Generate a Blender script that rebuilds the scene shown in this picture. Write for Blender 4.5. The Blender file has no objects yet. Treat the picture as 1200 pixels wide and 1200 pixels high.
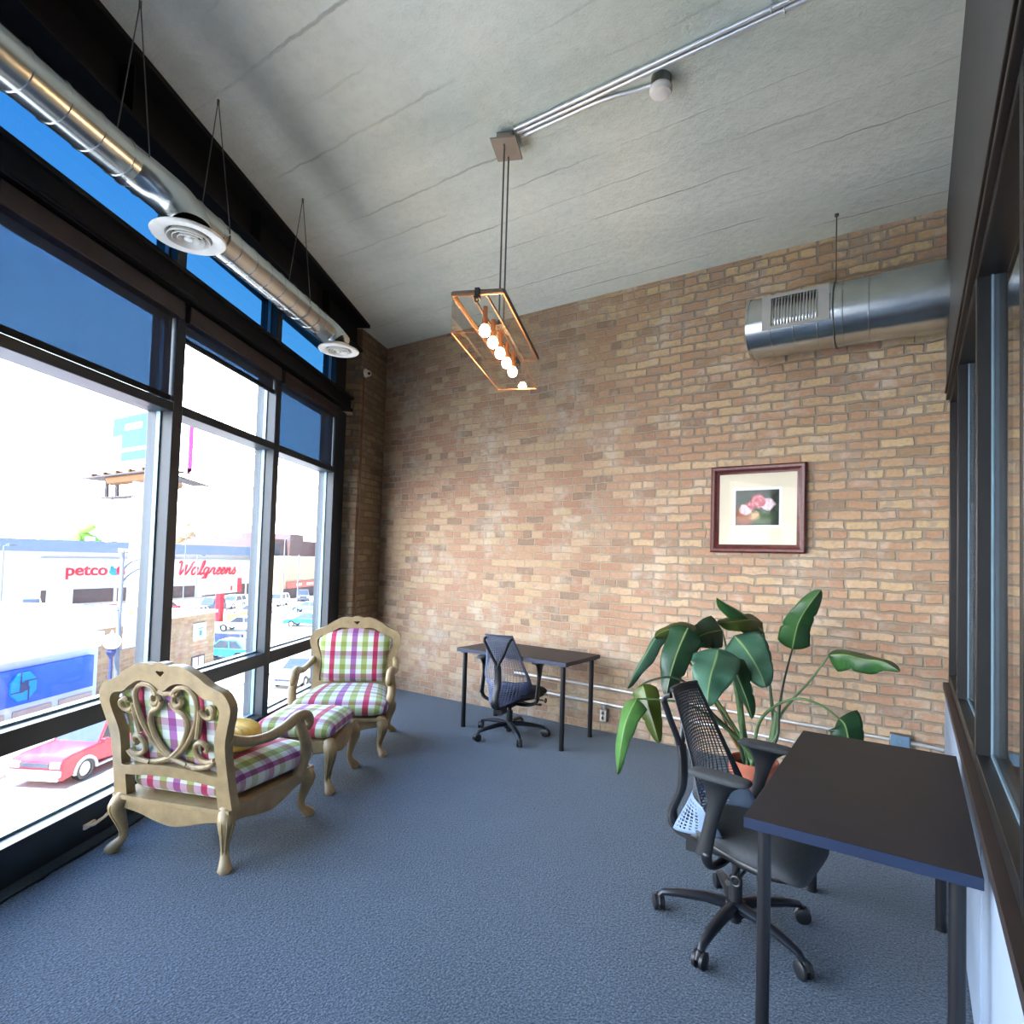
import bpy, bmesh, math, random
from mathutils import Vector, Matrix
random.seed(7)
C = bpy.context.scene.collection
R = math.radians
V = Vector

# ------------------------------------------------------------------ helpers
class MB:
    """collects shapes; build() links them as ONE mesh object"""
    def __init__(s):
        s.bm = bmesh.new(); s.uv = None
    def box(s, x0, x1, y0, y1, z0, z1, M=None):
        vs = [s.bm.verts.new((x, y, z)) for x in (x0, x1) for y in (y0, y1) for z in (z0, z1)]
        for f in ((0,1,3,2), (4,6,7,5), (0,4,5,1), (2,3,7,6), (0,2,6,4), (1,5,7,3)):
            s.bm.faces.new([vs[i] for i in f])
        if M:
            for v in vs: v.co = M @ v.co
        return s
    def rings(s, loops, cap=True, closed=False, uvs=None):
        rs = [[s.bm.verts.new(p) for p in lp] for lp in loops]
        n = len(rs[0]); m = len(rs)
        for i in range(m if closed else m-1):
            a, b = rs[i], rs[(i+1) % m]
            for j in range(n):
                s.bm.faces.new((a[j], a[(j+1) % n], b[(j+1) % n], b[j]))
        if cap and not closed:
            s.bm.faces.new(rs[0][::-1]); s.bm.faces.new(rs[-1])
        return s
    def tube(s, pts, r, n=8, closed=False, flat=1.0, up=None):
        pts = [V(p) for p in pts]; m = len(pts)
        rr = r if isinstance(r, (list, tuple)) else [r]*m
        loops = []; N = None
        for i, p in enumerate(pts):
            if closed: t = pts[(i+1) % m]-pts[i-1]
            else: t = pts[min(i+1, m-1)]-pts[max(i-1, 0)]
            t.normalize()
            if N is None:
                u = V(up) if up else (V((0,0,1)) if abs(t.z) < .9 else V((1,0,0)))
                N = (u-t*u.dot(t)).normalized()
            else:
                N = N-t*N.dot(t)
                N = N.normalized() if N.length > 1e-6 else t.orthogonal().normalized()
            Bn = t.cross(N)
            loops.append([p+(N*math.cos(a)*flat+Bn*math.sin(a))*rr[i] for a in (2*math.pi*k/n for k in range(n))])
        return s.rings(loops, True, closed)
    def cyl(s, p0, p1, r, n=12): return s.tube([p0, p1], r, n)
    def lathe(s, prof, n=24, M=None, closed=False):
        loops = [[V((max(r, 1e-4)*math.cos(2*math.pi*k/n), max(r, 1e-4)*math.sin(2*math.pi*k/n), z)) for k in range(n)] for r, z in prof]
        if M: loops = [[M @ p for p in l] for l in loops]
        return s.rings(loops, True, closed)
    def ring(s, R_, r, n=24, k=6, M=None):
        return s.lathe([(R_+r*math.cos(2*math.pi*i/k), r*math.sin(2*math.pi*i/k)) for i in range(k)], n, M, True)
    def plate(s, outer, holes, f0, f1):
        """flat outline with holes, extruded between two mappings (u,v)->xyz"""
        b2 = bmesh.new(); es = []
        for lp in [outer]+holes:
            vs = [b2.verts.new((u, v, 0)) for u, v in lp]
            es += [b2.edges.new((vs[i], vs[(i+1) % len(vs)])) for i in range(len(vs))]
        bmesh.ops.triangle_fill(b2, use_beauty=True, use_dissolve=False, edges=es)
        b2.verts.index_update()
        A = [s.bm.verts.new(f0(v.co.x, v.co.y)) for v in b2.verts]
        B = [s.bm.verts.new(f1(v.co.x, v.co.y)) for v in b2.verts]
        for f in b2.faces:
            idx = [v.index for v in f.verts]
            s.bm.faces.new([A[i] for i in idx]); s.bm.faces.new([B[i] for i in idx[::-1]])
        for e in b2.edges:
            if len(e.link_faces) == 1:
                i, j = e.verts[0].index, e.verts[1].index
                s.bm.faces.new((A[i], A[j], B[j], B[i]))
        b2.free()
        return s
    def grid(s, fn, nu, nv, uv=None):
        if uv and s.uv is None: s.uv = s.bm.loops.layers.uv.new('UVMap')
        g = [[s.bm.verts.new(fn(i/nu, j/nv)) for j in range(nv+1)] for i in range(nu+1)]
        for i in range(nu):
            for j in range(nv):
                f = s.bm.faces.new((g[i][j], g[i+1][j], g[i+1][j+1], g[i][j+1]))
                if uv:
                    for l, (a, b) in zip(f.loops, ((i,j), (i+1,j), (i+1,j+1), (i,j+1))):
                        l[s.uv].uv = uv(a/nu, b/nv)
        return s
    def ball(s, c, r, n=2, sc=(1,1,1)):
        bmesh.ops.create_icosphere(s.bm, subdivisions=n, radius=1, matrix=Matrix.Translation(c) @ Matrix.Diagonal((r*sc[0], r*sc[1], r*sc[2], 1)))
        return s
    def build(s, name, m, parent=None, loc=None, rz=0, smooth=True, fix=True, ang=40, bevel=0, solid=0, sub=0):
        bm = s.bm
        if fix:
            bmesh.ops.recalc_face_normals(bm, faces=bm.faces[:])
        if smooth:
            for f in bm.faces: f.smooth = True
            for e in bm.edges:
                if len(e.link_faces) == 2 and e.calc_face_angle(0) > R(ang): e.smooth = False
        me = bpy.data.meshes.new(name); bm.to_mesh(me); bm.free()
        o = bpy.data.objects.new(name, me); C.objects.link(o)
        if m: me.materials.append(m)
        if parent: o.parent = parent
        if loc is not None: o.location = loc
        o.rotation_euler = (0, 0, rz)
        if solid:
            md = o.modifiers.new('solid', 'SOLIDIFY'); md.thickness = solid; md.offset = 0
        if bevel:
            md = o.modifiers.new('edge', 'BEVEL'); md.width = bevel; md.segments = 2; md.limit_method = 'ANGLE'; md.angle_limit = R(50)
            md.harden_normals = False
        if sub:
            md = o.modifiers.new('sub', 'SUBSURF'); md.levels = sub; md.render_levels = sub
        return o

def tag(o, label=None, cat=None, group=None, kind=None):
    if label: o['label'] = label
    if cat: o['category'] = cat
    if group: o['group'] = group
    if kind: o['kind'] = kind
    return o
def thing(name, label, cat, loc=(0,0,0), rz=0, group=None, kind=None):
    o = bpy.data.objects.new(name, None); C.objects.link(o)
    o.empty_display_size = .1
    o.location = loc; o.rotation_euler = (0, 0, rz)
    return tag(o, label, cat, group, kind)
def kids(o): return [c for c in C.objects if c.parent == o]
def copy_tree(o, parent=None):
    ch = kids(o); c = o.copy(); C.objects.link(c)
    if parent: c.parent = parent
    for k in ch: copy_tree(k, c)
    return c
def smoothpath(pts, n=6, closed=False):
    """Catmull-Rom through points (tuples of any length)"""
    out = []; m = len(pts)
    rng = range(m if closed else m-1)
    for i in rng:
        if closed: p = [pts[(i+k) % m] for k in (-1,0,1,2)]
        else: p = [pts[max(i-1,0)], pts[i], pts[i+1], pts[min(i+2,m-1)]]
        for k in range(n):
            t = k/n
            out.append(tuple(.5*((2*b)+(c-a)*t+(2*a-5*b+4*c-d)*t*t+(3*b-a-3*c+d)*t**3) for a, b, c, d in zip(*p)))
    if not closed: out.append(tuple(pts[-1]))
    return out
def lerpk(ks, t):
    """piecewise smooth interpolation of [(t,v..)]"""
    for i in range(len(ks)-1):
        a, b = ks[i], ks[i+1]
        if t <= b[0] or i == len(ks)-2:
            f = min(1, max(0, (t-a[0])/(b[0]-a[0])))
            return [x+(y-x)*f for x, y in zip(a[1:], b[1:])]
_tx = {}
def text_mb(txt, size, ext, shear=0, off=0.0):
    cu = bpy.data.curves.new('lettering', 'FONT'); cu.body = txt; cu.size = size; cu.extrude = ext; cu.shear = shear; cu.offset = off
    cu.align_x = 'LEFT'
    o = bpy.data.objects.new('lettering', cu); C.objects.link(o)
    bpy.context.view_layer.update()
    me = bpy.data.meshes.new_from_object(o.evaluated_get(bpy.context.evaluated_depsgraph_get()))
    bpy.data.objects.remove(o); bpy.data.curves.remove(cu)
    b = MB(); b.bm.from_mesh(me); bpy.data.meshes.remove(me)
    return b

# ------------------------------------------------------------------ materials
def lin(r, g, b):
    f = lambda c: (c/255/12.92) if c/255 <= .04045 else ((c/255+.055)/1.055)**2.4
    return (f(r), f(g), f(b), 1)
class NT:
    def __init__(s, name):
        s.m = bpy.data.materials.new(name); s.m.use_nodes = True
        s.t = s.m.node_tree; s.t.nodes.clear()
        s.out = s.n('ShaderNodeOutputMaterial')
    def n(s, ty, ins=None, **kw):
        nd = s.t.nodes.new(ty)
        for k, v in kw.items(): setattr(nd, k, v)
        for k, v in (ins or {}).items(): s.set(nd, k, v)
        return nd
    def set(s, nd, k, v):
        i = nd.inputs[k]
        if isinstance(v, tuple) and len(v) == 2 and hasattr(v[0], 'outputs'): s.t.links.new(v[0].outputs[v[1]], i)
        elif hasattr(v, 'outputs'): s.t.links.new(v.outputs[0], i)
        else: i.default_value = v
    def ramp(s, fac, stops, interp='LINEAR'):
        r = s.n('ShaderNodeValToRGB', {'Fac': fac}); cr = r.color_ramp; cr.interpolation = interp
        while len(cr.elements) < len(stops): cr.elements.new(.5)
        for e, (p, c) in zip(cr.elements, stops):
            e.position = p; e.color = c if len(c) == 4 else (*c, 1)
        return r
    def math(s, op, a, b=0.0, c=0.0):
        return s.n('ShaderNodeMath', {0: a, 1: b, 2: c}, operation=op)
    def mix(s, fac, a, b, mode='MIX'):
        return (s.n('ShaderNodeMix', {0: fac, 6: a, 7: b}, data_type='RGBA', blend_type=mode), 2)
    def noise(s, vec, sc, det=3, rough=.55, dist=0.0):
        return s.n('ShaderNodeTexNoise', {'Vector': vec, 'Scale': sc, 'Detail': det, 'Roughness': rough, 'Distortion': dist})
    def bump(s, h, st, d=.01):
        return s.n('ShaderNodeBump', {'Height': h, 'Strength': st, 'Distance': d})
    def bsdf(s, **k):
        b = s.n('ShaderNodeBsdfPrincipled', k); s.t.links.new(b.outputs[0], s.out.inputs[0]); return b
def pm(name, col, rough=.5, metal=0.0, var=.06, sc=12, bump=0.0, bsc=200, **kw):
    """plain procedural material: colour with slight noise variation"""
    t = NT(name); co = t.n('ShaderNodeTexCoord')
    nz = t.noise((co, 'Object'), sc, 4)
    c = lin(*col)
    r = t.ramp((nz, 0), [(.3, tuple(x*(1-var) for x in c[:3])), (.7, tuple(min(1, x*(1+var)) for x in c[:3]))])
    k = {'Base Color': r, 'Roughness': rough, 'Metallic': metal}
    if bump: k['Normal'] = t.bump((t.noise((co, 'Object'), bsc, 2), 0), bump)
    k.update(kw); t.bsdf(**k)
    return t.m

def m_carpet():
    t = NT('carpet_blue'); co = t.n('ShaderNodeTexCoord'); o = (co, 'Object')
    n1 = t.noise(o, 112, 5, .8); n2 = t.noise(o, 1.3, 3); n3 = t.n('ShaderNodeTexVoronoi', {'Vector': o, 'Scale': 110.0})
    c = t.ramp((n1, 0), [(.37, lin(15,28,42)), (.5, lin(48,68,88)), (.63, lin(100,122,142))])
    c2 = t.ramp((n2, 0), [(.35, (.86,.87,.88)), (.65, (1,1,1))])
    h = t.math('ADD', (n1, 0), (n3, 0))
    t.bsdf(**{'Base Color': t.mix(1.0, c, c2, 'MULTIPLY'), 'Roughness': .95, 'Normal': t.bump(h, .9, .006), 'Specular IOR Level': .15, 'Sheen Weight': .25, 'Sheen Roughness': .5})
    return t.m
def m_brick(name='old_brick', axis='X', outside=False, val_mul=1.0, k=1.0):
    t = NT(name); co = t.n('ShaderNodeTexCoord'); sp = t.n('ShaderNodeSeparateXYZ', {0: (co, 'Object')})
    uvw = t.n('ShaderNodeVectorMath', {0: t.n('ShaderNodeCombineXYZ', {0: (sp, axis), 1: (sp, 'Z'), 2: 0.0}), 'Scale': k}, operation='SCALE')
    wob = t.noise(uvw, 6, 3); wc = t.n('ShaderNodeVectorMath', {0: (wob, 1), 1: (.5,.5,.5)}, operation='SUBTRACT')
    ws = t.n('ShaderNodeVectorMath', {0: wc, 'Scale': .045}, operation='SCALE')
    p = t.n('ShaderNodeVectorMath', {0: uvw, 1: ws}, operation='ADD')
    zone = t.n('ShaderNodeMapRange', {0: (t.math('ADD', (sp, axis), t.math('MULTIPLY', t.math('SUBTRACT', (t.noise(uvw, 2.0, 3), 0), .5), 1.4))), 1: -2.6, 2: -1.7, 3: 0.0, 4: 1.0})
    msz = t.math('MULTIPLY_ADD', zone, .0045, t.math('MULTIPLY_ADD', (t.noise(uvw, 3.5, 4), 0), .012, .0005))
    bk = t.n('ShaderNodeTexBrick', {'Vector': p, 'Color1': (0,0,0,1), 'Color2': (1,1,1,1), 'Mortar': (.5,.5,.5,1), 'Scale': 1.0,
             'Mortar Size': msz, 'Mortar Smooth': .55, 'Bias': 0.0, 'Brick Width': .212, 'Row Height': .0735}, offset=.5, squash=.55, squash_frequency=6)
    big = t.noise(uvw, .55, 3); mid = t.noise(uvw, 2.3, 4)
    # upper courses yellower, lower ones pinker, with broad patches
    zf = t.math('ADD', t.math('MULTIPLY_ADD', (sp, 'Z'), .42, -.72), t.math('MULTIPLY_ADD', (sp, axis), .22, .45))
    zz = t.math('ADD', zf, t.math('MULTIPLY', t.math('SUBTRACT', (big, 0), .5), 1.7)); zz = t.n('ShaderNodeClamp', {0: zz})
    tan = t.ramp((bk, 'Color'), [(0, lin(158,126,86)), (.07, lin(182,142,98)), (.25, lin(192,158,108)), (.45, lin(200,170,116)), (.62, lin(184,142,100)), (.78, lin(206,178,124)), (.9, lin(178,132,96)), (.975, lin(142,114,86))], 'CONSTANT')
    red = t.ramp((bk, 'Color'), [(0, lin(146,114,94)), (.05, lin(176,128,98)), (.3, lin(186,142,110)), (.5, lin(198,164,122)), (.64, lin(172,120,92)), (.8, lin(202,166,130)), (.965, lin(140,112,94))], 'CONSTANT')
    bc = t.mix(zz, red, tan)
    # per-brick mottling
    fine = t.noise(uvw, 38, 5, .65)
    fr = t.ramp((fine, 0), [(.3, (.72,.72,.72)), (.6, (1.05,1.05,1.05))])
    bc = t.mix(.8, bc, fr, 'MULTIPLY')
    # whitish lime wash rubbed over patches, grey mortar smears
    ws1 = t.noise(uvw, 7, 6, .7); m1 = t.math('ADD', t.math('MULTIPLY', (ws1, 0), (mid, 0)), t.math('MULTIPLY', t.n('ShaderNodeClamp', {0: t.math('MULTIPLY_ADD', (sp, 'Z'), -.5, .9)}), .045))
    wash = t.ramp(m1, [(.26, (0,0,0)), (.38, (.6,.6,.6))])
    bc = t.mix((wash, 0), bc, lin(206,196,180))
    sm = t.noise(uvw, 1.7, 4, .6); sm2 = t.math('MULTIPLY', (sm, 0), (t.noise(uvw, 15, 3), 0))
    sm2 = t.math('MULTIPLY_ADD', zone, .028, t.math('SUBTRACT', sm2, .006))
    smr = t.ramp(sm2, [(.30, (0,0,0)), (.35, (.75,.75,.75))])
    bc = t.mix((smr, 0), bc, lin(156,142,126))
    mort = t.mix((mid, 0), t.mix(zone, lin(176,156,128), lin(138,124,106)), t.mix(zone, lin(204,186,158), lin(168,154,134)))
    bc = t.mix(.22, bc, lin(186,156,122))
    col = t.mix((bk, 'Fac'), bc, mort)
    if outside: col = t.mix(.25 if k < 1 else .55, col, lin(176,160,140))
    hs = t.n('ShaderNodeHueSaturation', {'Saturation': .88, 'Value': t.math('MULTIPLY', t.math('MULTIPLY_ADD', zone, .24, .80), val_mul), 'Color': col}); col = hs  # bricks towards the window darkened in colour to offset the strong window light
    h = t.math('MULTIPLY_ADD', (bk, 'Fac'), -1.0, t.math('MULTIPLY', (fine, 0), .55))
    t.bsdf(**{'Base Color': col, 'Roughness': .88, 'Normal': t.bump(h, .75, .012), 'Specular IOR Level': .25})
    return t.m
def m_ceiling():
    t = NT('board_formed_concrete'); co = t.n('ShaderNodeTexCoord'); sp = t.n('ShaderNodeSeparateXYZ', {0: (co, 'Object')})
    st = t.n('ShaderNodeMapping', {'Vector': (co, 'Object'), 'Scale': (.35, 1.0, 1.0)})
    n0 = t.noise(st, 1.1, 4, .6); n1 = t.noise((co, 'Object'), 16, 6, .7)
    jit = t.math('MULTIPLY_ADD', (t.noise((co, 'Object'), 5, 3), 0), .05, (sp, 'Y'))
    fr = t.math('ABSOLUTE', t.math('SUBTRACT', t.math('FRACT', t.math('DIVIDE', jit, .30)), .5))
    line = t.ramp(fr, [(0, (1,1,1)), (.012, (1,1,1)), (.035, (0,0,0))])
    brk = t.ramp((t.noise(st, 3.0, 2), 0), [(.44, (0,0,0)), (.66, (1,1,1))])
    seam = t.mix(1.0, line, brk, 'MULTIPLY')
    c = t.ramp((n0, 0), [(.25, lin(190,200,189)), (.5, lin(217,223,212)), (.75, lin(231,236,226))])
    c = t.mix(t.math('MULTIPLY', (seam[0], 2), .30), c, lin(96,102,98))
    grit = t.ramp((n1, 0), [(.3, (.86,.86,.86)), (.55, (1,1,1))])
    c = t.mix(.6, c, grit, 'MULTIPLY')
    h = t.math('ADD', t.math('MULTIPLY', (n1, 0), .6), t.math('MULTIPLY', (seam[0], 2), t.math('SUBTRACT', (n1, 0), .15)))
    t.bsdf(**{'Base Color': c, 'Roughness': .9, 'Normal': t.bump(h, .75, .022)})
    return t.m
def m_plaid():
    t = NT('plaid_cotton'); uv = t.n('ShaderNodeUVMap'); sp = t.n('ShaderNodeSeparateXYZ', {0: uv})
    def per(a, p, o): return t.math('FRACT', t.math('ADD', t.math('DIVIDE', a, p), o))
    W = lin(196,203,195); Rd = lin(176,62,92); Gr = lin(150,162,100); Pu = lin(150,96,150)
    u = per((sp, 'X'), .36, .0)
    rv = t.ramp(u, [(0, Pu), (.065, W), (.185, Gr), (.315, W), (.445, Rd), (.555, W), (.685, Gr), (.815, W), (.935, Pu)], 'CONSTANT')
    v = per((sp, 'Y'), .19, .0)
    rh = t.ramp(v, [(0, lin(216,168,196)), (.2, (1,1,1)), (.4, lin(222,226,190)), (.62, (1,1,1)), (.86, lin(226,214,226))], 'CONSTANT')
    c = t.mix(1.0, rv, rh, 'MULTIPLY')
    sc = t.n('ShaderNodeVectorMath', {0: uv, 1: (420, 420, 1)}, operation='MULTIPLY')
    wv = t.n('ShaderNodeTexChecker', {'Vector': sc, 'Scale': 1.0, 'Color1': (.9,.9,.9,1), 'Color2': (1,1,1,1)})
    c = t.mix(.6, c, wv, 'MULTIPLY')
    t.bsdf(**{'Base Color': c, 'Roughness': .85, 'Sheen Weight': .15, 'Specular IOR Level': .2})
    return t.m
def m_glass(name, tint=(1,1,1,1), refl=1.0):
    t = NT(name); tr = t.n('ShaderNodeBsdfTransparent', {0: tint}); gl = t.n('ShaderNodeBsdfGlossy', {'Color': (1,1,1,1), 'Roughness': .02})
    f = t.n('ShaderNodeLayerWeight', {'Blend': .5}); ff = t.math('MULTIPLY', t.math('MULTIPLY_ADD', t.math('POWER', (f, 'Facing'), 5.0), .96, .04), refl)
    mx = t.n('ShaderNodeMixShader', {0: ff, 1: tr, 2: gl}); t.t.links.new(mx.outputs[0], t.out.inputs[0])
    return t.m
def m_shade():
    t = NT('solar_screen_fabric'); co = t.n('ShaderNodeTexCoord')
    st = t.n('ShaderNodeMapping', {'Vector': (co, 'Object'), 'Scale': (14, 14, .6)})
    nz = t.noise(st, 1.5, 3)
    tint = t.ramp((nz, 0), [(.3, (.058,.100,.150)), (.7, (.068,.112,.162))])
    tr = t.n('ShaderNodeBsdfTransparent', {0: tint}); di = t.n('ShaderNodeBsdfDiffuse', {0: (.05,.055,.06,1)})
    mx = t.n('ShaderNodeAddShader', {0: tr, 1: di}); t.t.links.new(mx.outputs[0], t.out.inputs[0])
    return t.m
def m_emit(name, col, st):
    t = NT(name); e = t.n('ShaderNodeEmission', {0: (*col, 1), 1: st}); t.t.links.new(e.outputs[0], t.out.inputs[0]); return t.m
def m_leaf(name, a, b):
    t = NT(name); uv = t.n('ShaderNodeUVMap'); sp = t.n('ShaderNodeSeparateXYZ', {0: uv})
    ab = t.math('ABSOLUTE', (sp, 'X'))
    vein = t.math('FRACT', t.math('MULTIPLY_ADD', (sp, 'Y'), 30.0, t.math('MULTIPLY', ab, -6.0)))
    vr = t.ramp(vein, [(0, (.66,.70,.66)), (.3, (1,1,1)), (.75, (1.1,1.1,1.1)), (1, (.66,.70,.66))])
    nz = t.noise((t.n('ShaderNodeTexCoord'), 'Object'), 7, 3)
    c = t.ramp((nz, 0), [(.3, lin(*a)), (.7, lin(*b))])
    c = t.mix(1.0, c, vr, 'MULTIPLY')
    rib = t.ramp(ab, [(.03, (1,1,1)), (.06, (0,0,0))])
    c = t.mix(t.math('MULTIPLY', (rib, 0), .7), c, lin(150,176,110))
    b = t.n('ShaderNodeBsdfPrincipled', {'Base Color': c, 'Roughness': .36, 'Normal': t.bump(vein, .8, .006)})
    tl = t.n('ShaderNodeBsdfTranslucent', {0: t.mix(.5, c, lin(120,170,40))})
    mx = t.n('ShaderNodeMixShader', {0: .22, 1: b, 2: tl}); t.t.links.new(mx.outputs[0], t.out.inputs[0])
    return t.m

M = {}
M['carpet'] = m_carpet(); M['brick'] = m_brick(val_mul=.96); M['brick_pier'] = m_brick('pier_brick', 'Y', False, .40); M['brick_out'] = m_brick('facade_brick', 'Y', True)  # pier brick is the wall brick multiplied much darker
M['ceiling'] = m_ceiling(); M['plaid'] = m_plaid()
M['glass'] = m_glass('clear_glass'); M['tint'] = m_glass('tinted_glass', (.065,.145,.215,1), .4); M['thin'] = m_glass('lamp_glass', (.96,.95,.93,1), 1.0); M['museum'] = m_glass('picture_glass', (.97,.97,.97,1), .13)
M['shade'] = m_shade()
M['frame'] = pm('bronze_aluminium', (30,40,50), .38, .15, .1)
M['frame_side'] = pm('sheen_painted_bead', (112,140,158), .4, .3)  # paler blue than the frame: sky reflection put into the colour
M['steel'] = pm('black_steel', (14,17,22), .7, 0, .3, **{'Specular IOR Level': .25})
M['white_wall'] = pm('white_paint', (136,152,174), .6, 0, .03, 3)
M['grey_panel'] = pm('grey_panel', (66,66,66), .6, 0, .08, 2)
M['sill'] = pm('dark_brown_sill', (42,33,32), .45, 0, .2)
M['black_frame'] = pm('black_frame', (16,17,19), .4, .0, .2)
M['galv'] = pm('galvanized_steel', (196,200,198), .24, 1.0, .12, 5)
M['galv_dull'] = pm('galvanized_seam', (130,134,134), .4, 1.0)
M['conduit'] = pm('steel_conduit', (222,226,230), .34, .7)
M['white_metal'] = pm('white_enamel', (228,228,222), .4)
M['plastic'] = pm('white_plastic', (226,222,214), .45)
M['black_plastic'] = pm('black_plastic', (24,26,30), .42, 0, .15)
M['dark_metal'] = pm('dark_cavity_metal', (30,30,30), .6)
M['cast'] = pm('black_cast_base', (26,30,38), .36, .25, .15)
M['seat_fab'] = pm('charcoal_seat_fabric', (58,62,66), .9, 0, .12, 60, .3, 400)
M['web'] = pm('slate_elastomer', (46,52,62), .45, 0, .08)
M['web_sheen'] = pm('window_sheen_elastomer', (112,132,158), .5, 0, .05)  # lower web kept pale: window reflection put into its colour
M['web_slate'] = pm('slate_blue_elastomer', (84,94,116), .45, 0, .08); M['web_blue'] = pm('dusk_blue_elastomer', (78,88,120), .45, 0, .08)
M['desk'] = pm('black_brown_laminate', (32,33,40), .5, 0, .15, 8, **{'Specular IOR Level': .3})
M['desk_edge'] = pm('sky_tinted_edge', (13,32,62), .45, 0, .08)  # blue of the sky reflection put into the edge colour
M['desk_leg'] = pm('black_powder_coat', (18,19,24), .4)
M['wood'] = pm('antique_cream_wood', (142,121,86), .42, 0, .2, 14, .12, 60)
M['gold'] = pm('gold_satin', (226,182,84), .55, 0, .14, 20)
M['terracotta'] = pm('terracotta', (164,92,70), .8, 0, .14, 14)
M['soil'] = pm('potting_soil', (46,36,28), .95, 0, .4, 60, .8, 90)
M['leaf'] = m_leaf('leaf_green', (34,74,40), (56,102,50)); M['leaf_dark'] = m_leaf('leaf_dark_green', (24,58,38), (40,80,52))
M['leaf_blue'] = m_leaf('leaf_blue_green', (52,96,78), (84,128,108)); M['leaf_lime'] = m_leaf('leaf_light_green', (66,116,52), (96,146,76)); M['leaf_olive'] = m_leaf('leaf_olive', (66,84,26), (92,108,40))
M['stem'] = pm('leaf_stalk', (74,104,62), .5, 0, .2); M['dry'] = pm('dry_sheath', (128,92,52), .8, 0, .3, 20); M['stem_dark'] = pm('dark_leaf_stalk', (40,58,40), .5, 0, .2)
M['copper'] = pm('copper_trim', (206,142,100), .3, .9); M['lamp_wood'] = pm('weathered_lamp_frame', (96,80,66), .55, .2, .2); M['taupe'] = pm('taupe_metal', (150,138,126), .45, .2); M['rod'] = pm('pewter_rod', (104,100,94), .4, .7)
M['bulb'] = m_emit('bulb_glow', (1.0,.62,.30), 42.0)
M['mahogany'] = pm('mahogany', (88,36,34), .34, 0, .35, 30); M['mat_board'] = pm('cream_mat_board', (232,222,198), .8, 0, .02); M['mat_white'] = pm('white_mat_board', (240,240,236), .8, 0, .02)
# ------------------------------------------------------------------ place
H = 4.08; YB = 4.86; XR = .18; ZS = -6.19          # ceiling, brick wall, right partition, street level
P0 = V((-3.43, .95, 0)); FD = V((-.5, math.sqrt(3)/2, 0)); FN = V((math.sqrt(3)/2, .5, 0)); FROT = R(120)
def FS(s, o, z=0.0): return P0+FD*s-FN*o+V((0, 0, z))       # along the window wall, outward, up
def atY(o, Y): return FS((Y-.95+.5*o)/(math.sqrt(3)/2), o)
def struct(name, b, m, parent=None, loc=None, rz=0, **k):
    o = b.build(name, m, parent, loc, rz, **k)
    if parent is None: o['kind'] = 'structure'
    return o

# floor with the frayed carpet edge beside the window sill
edge = []
n = 170
for i in range(n+1):
    p = atY(-.108, -3+(YB+3.1)*i/n)
    edge.append((p.x+random.uniform(-.009, .009), p.y))
pts = [(3.2, -3), (3.2, YB+.1)]+edge[::-1]
b = MB(); b.plate(pts, [], lambda u, v: (u, v, 0), lambda u, v: (u, v, -.012)); struct('floor', b, M['carpet'])
b = MB(); b.box(-5, 4.6, -.125, .3, -.2, -.013); struct('trim_1', b, M['steel'], None, P0, FROT)
b = MB(); b.box(-5, 4.6, -.08, .0, -.012, -.002); struct('trim_2', b, pm('dark_carpet_strip', (44,62,80), .95, 0, .3, 60, .5, 150), None, P0, FROT)
# ceiling, walls
p1, p2 = atY(.2, -3.1), atY(.2, YB+.1)
b = MB(); b.plate([(3.2,-3.1), (3.2,YB+.1), (p2.x,p2.y), (p1.x,p1.y)], [], lambda u, v: (u, v, H), lambda u, v: (u, v, H+.2)); struct('ceiling', b, M['ceiling'])
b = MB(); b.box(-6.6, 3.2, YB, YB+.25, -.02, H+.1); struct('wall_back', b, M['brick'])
b = MB(); b.box(-1.6, 3.2, -3.2, -3, -.02, H+.1); struct('wall_rear', b, M['white_wall'])
b = MB(); b.box(3.2, 3.3, -3.2, YB+.2, -.02, H+.1); struct('wall_far', b, M['grey_panel'])
# brick pier in the corner
a0, a1, a2 = FS(3.76, .165), FS(3.76, -.15), FS(4.38, -.24); a3 = V((-6.6, YB+.05, 0))
a4 = V((a2.x+.02, YB+.05, 0))
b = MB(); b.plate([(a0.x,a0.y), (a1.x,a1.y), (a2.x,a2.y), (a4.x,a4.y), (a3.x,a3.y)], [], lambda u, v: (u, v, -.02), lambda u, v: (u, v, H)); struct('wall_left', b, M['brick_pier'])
# outer brick pier of the facade seen through the last pane
b = MB(); b.box(3.80, 4.9, .17, .27, ZS, 5.0); struct('wall_outside', b, M['brick_out'], None, P0, FROT)
b = MB(); b.box(-5, 4.9, .02, .35, ZS, -.015); struct('wall_below', b, M['brick_out'], None, P0, FROT)
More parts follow.
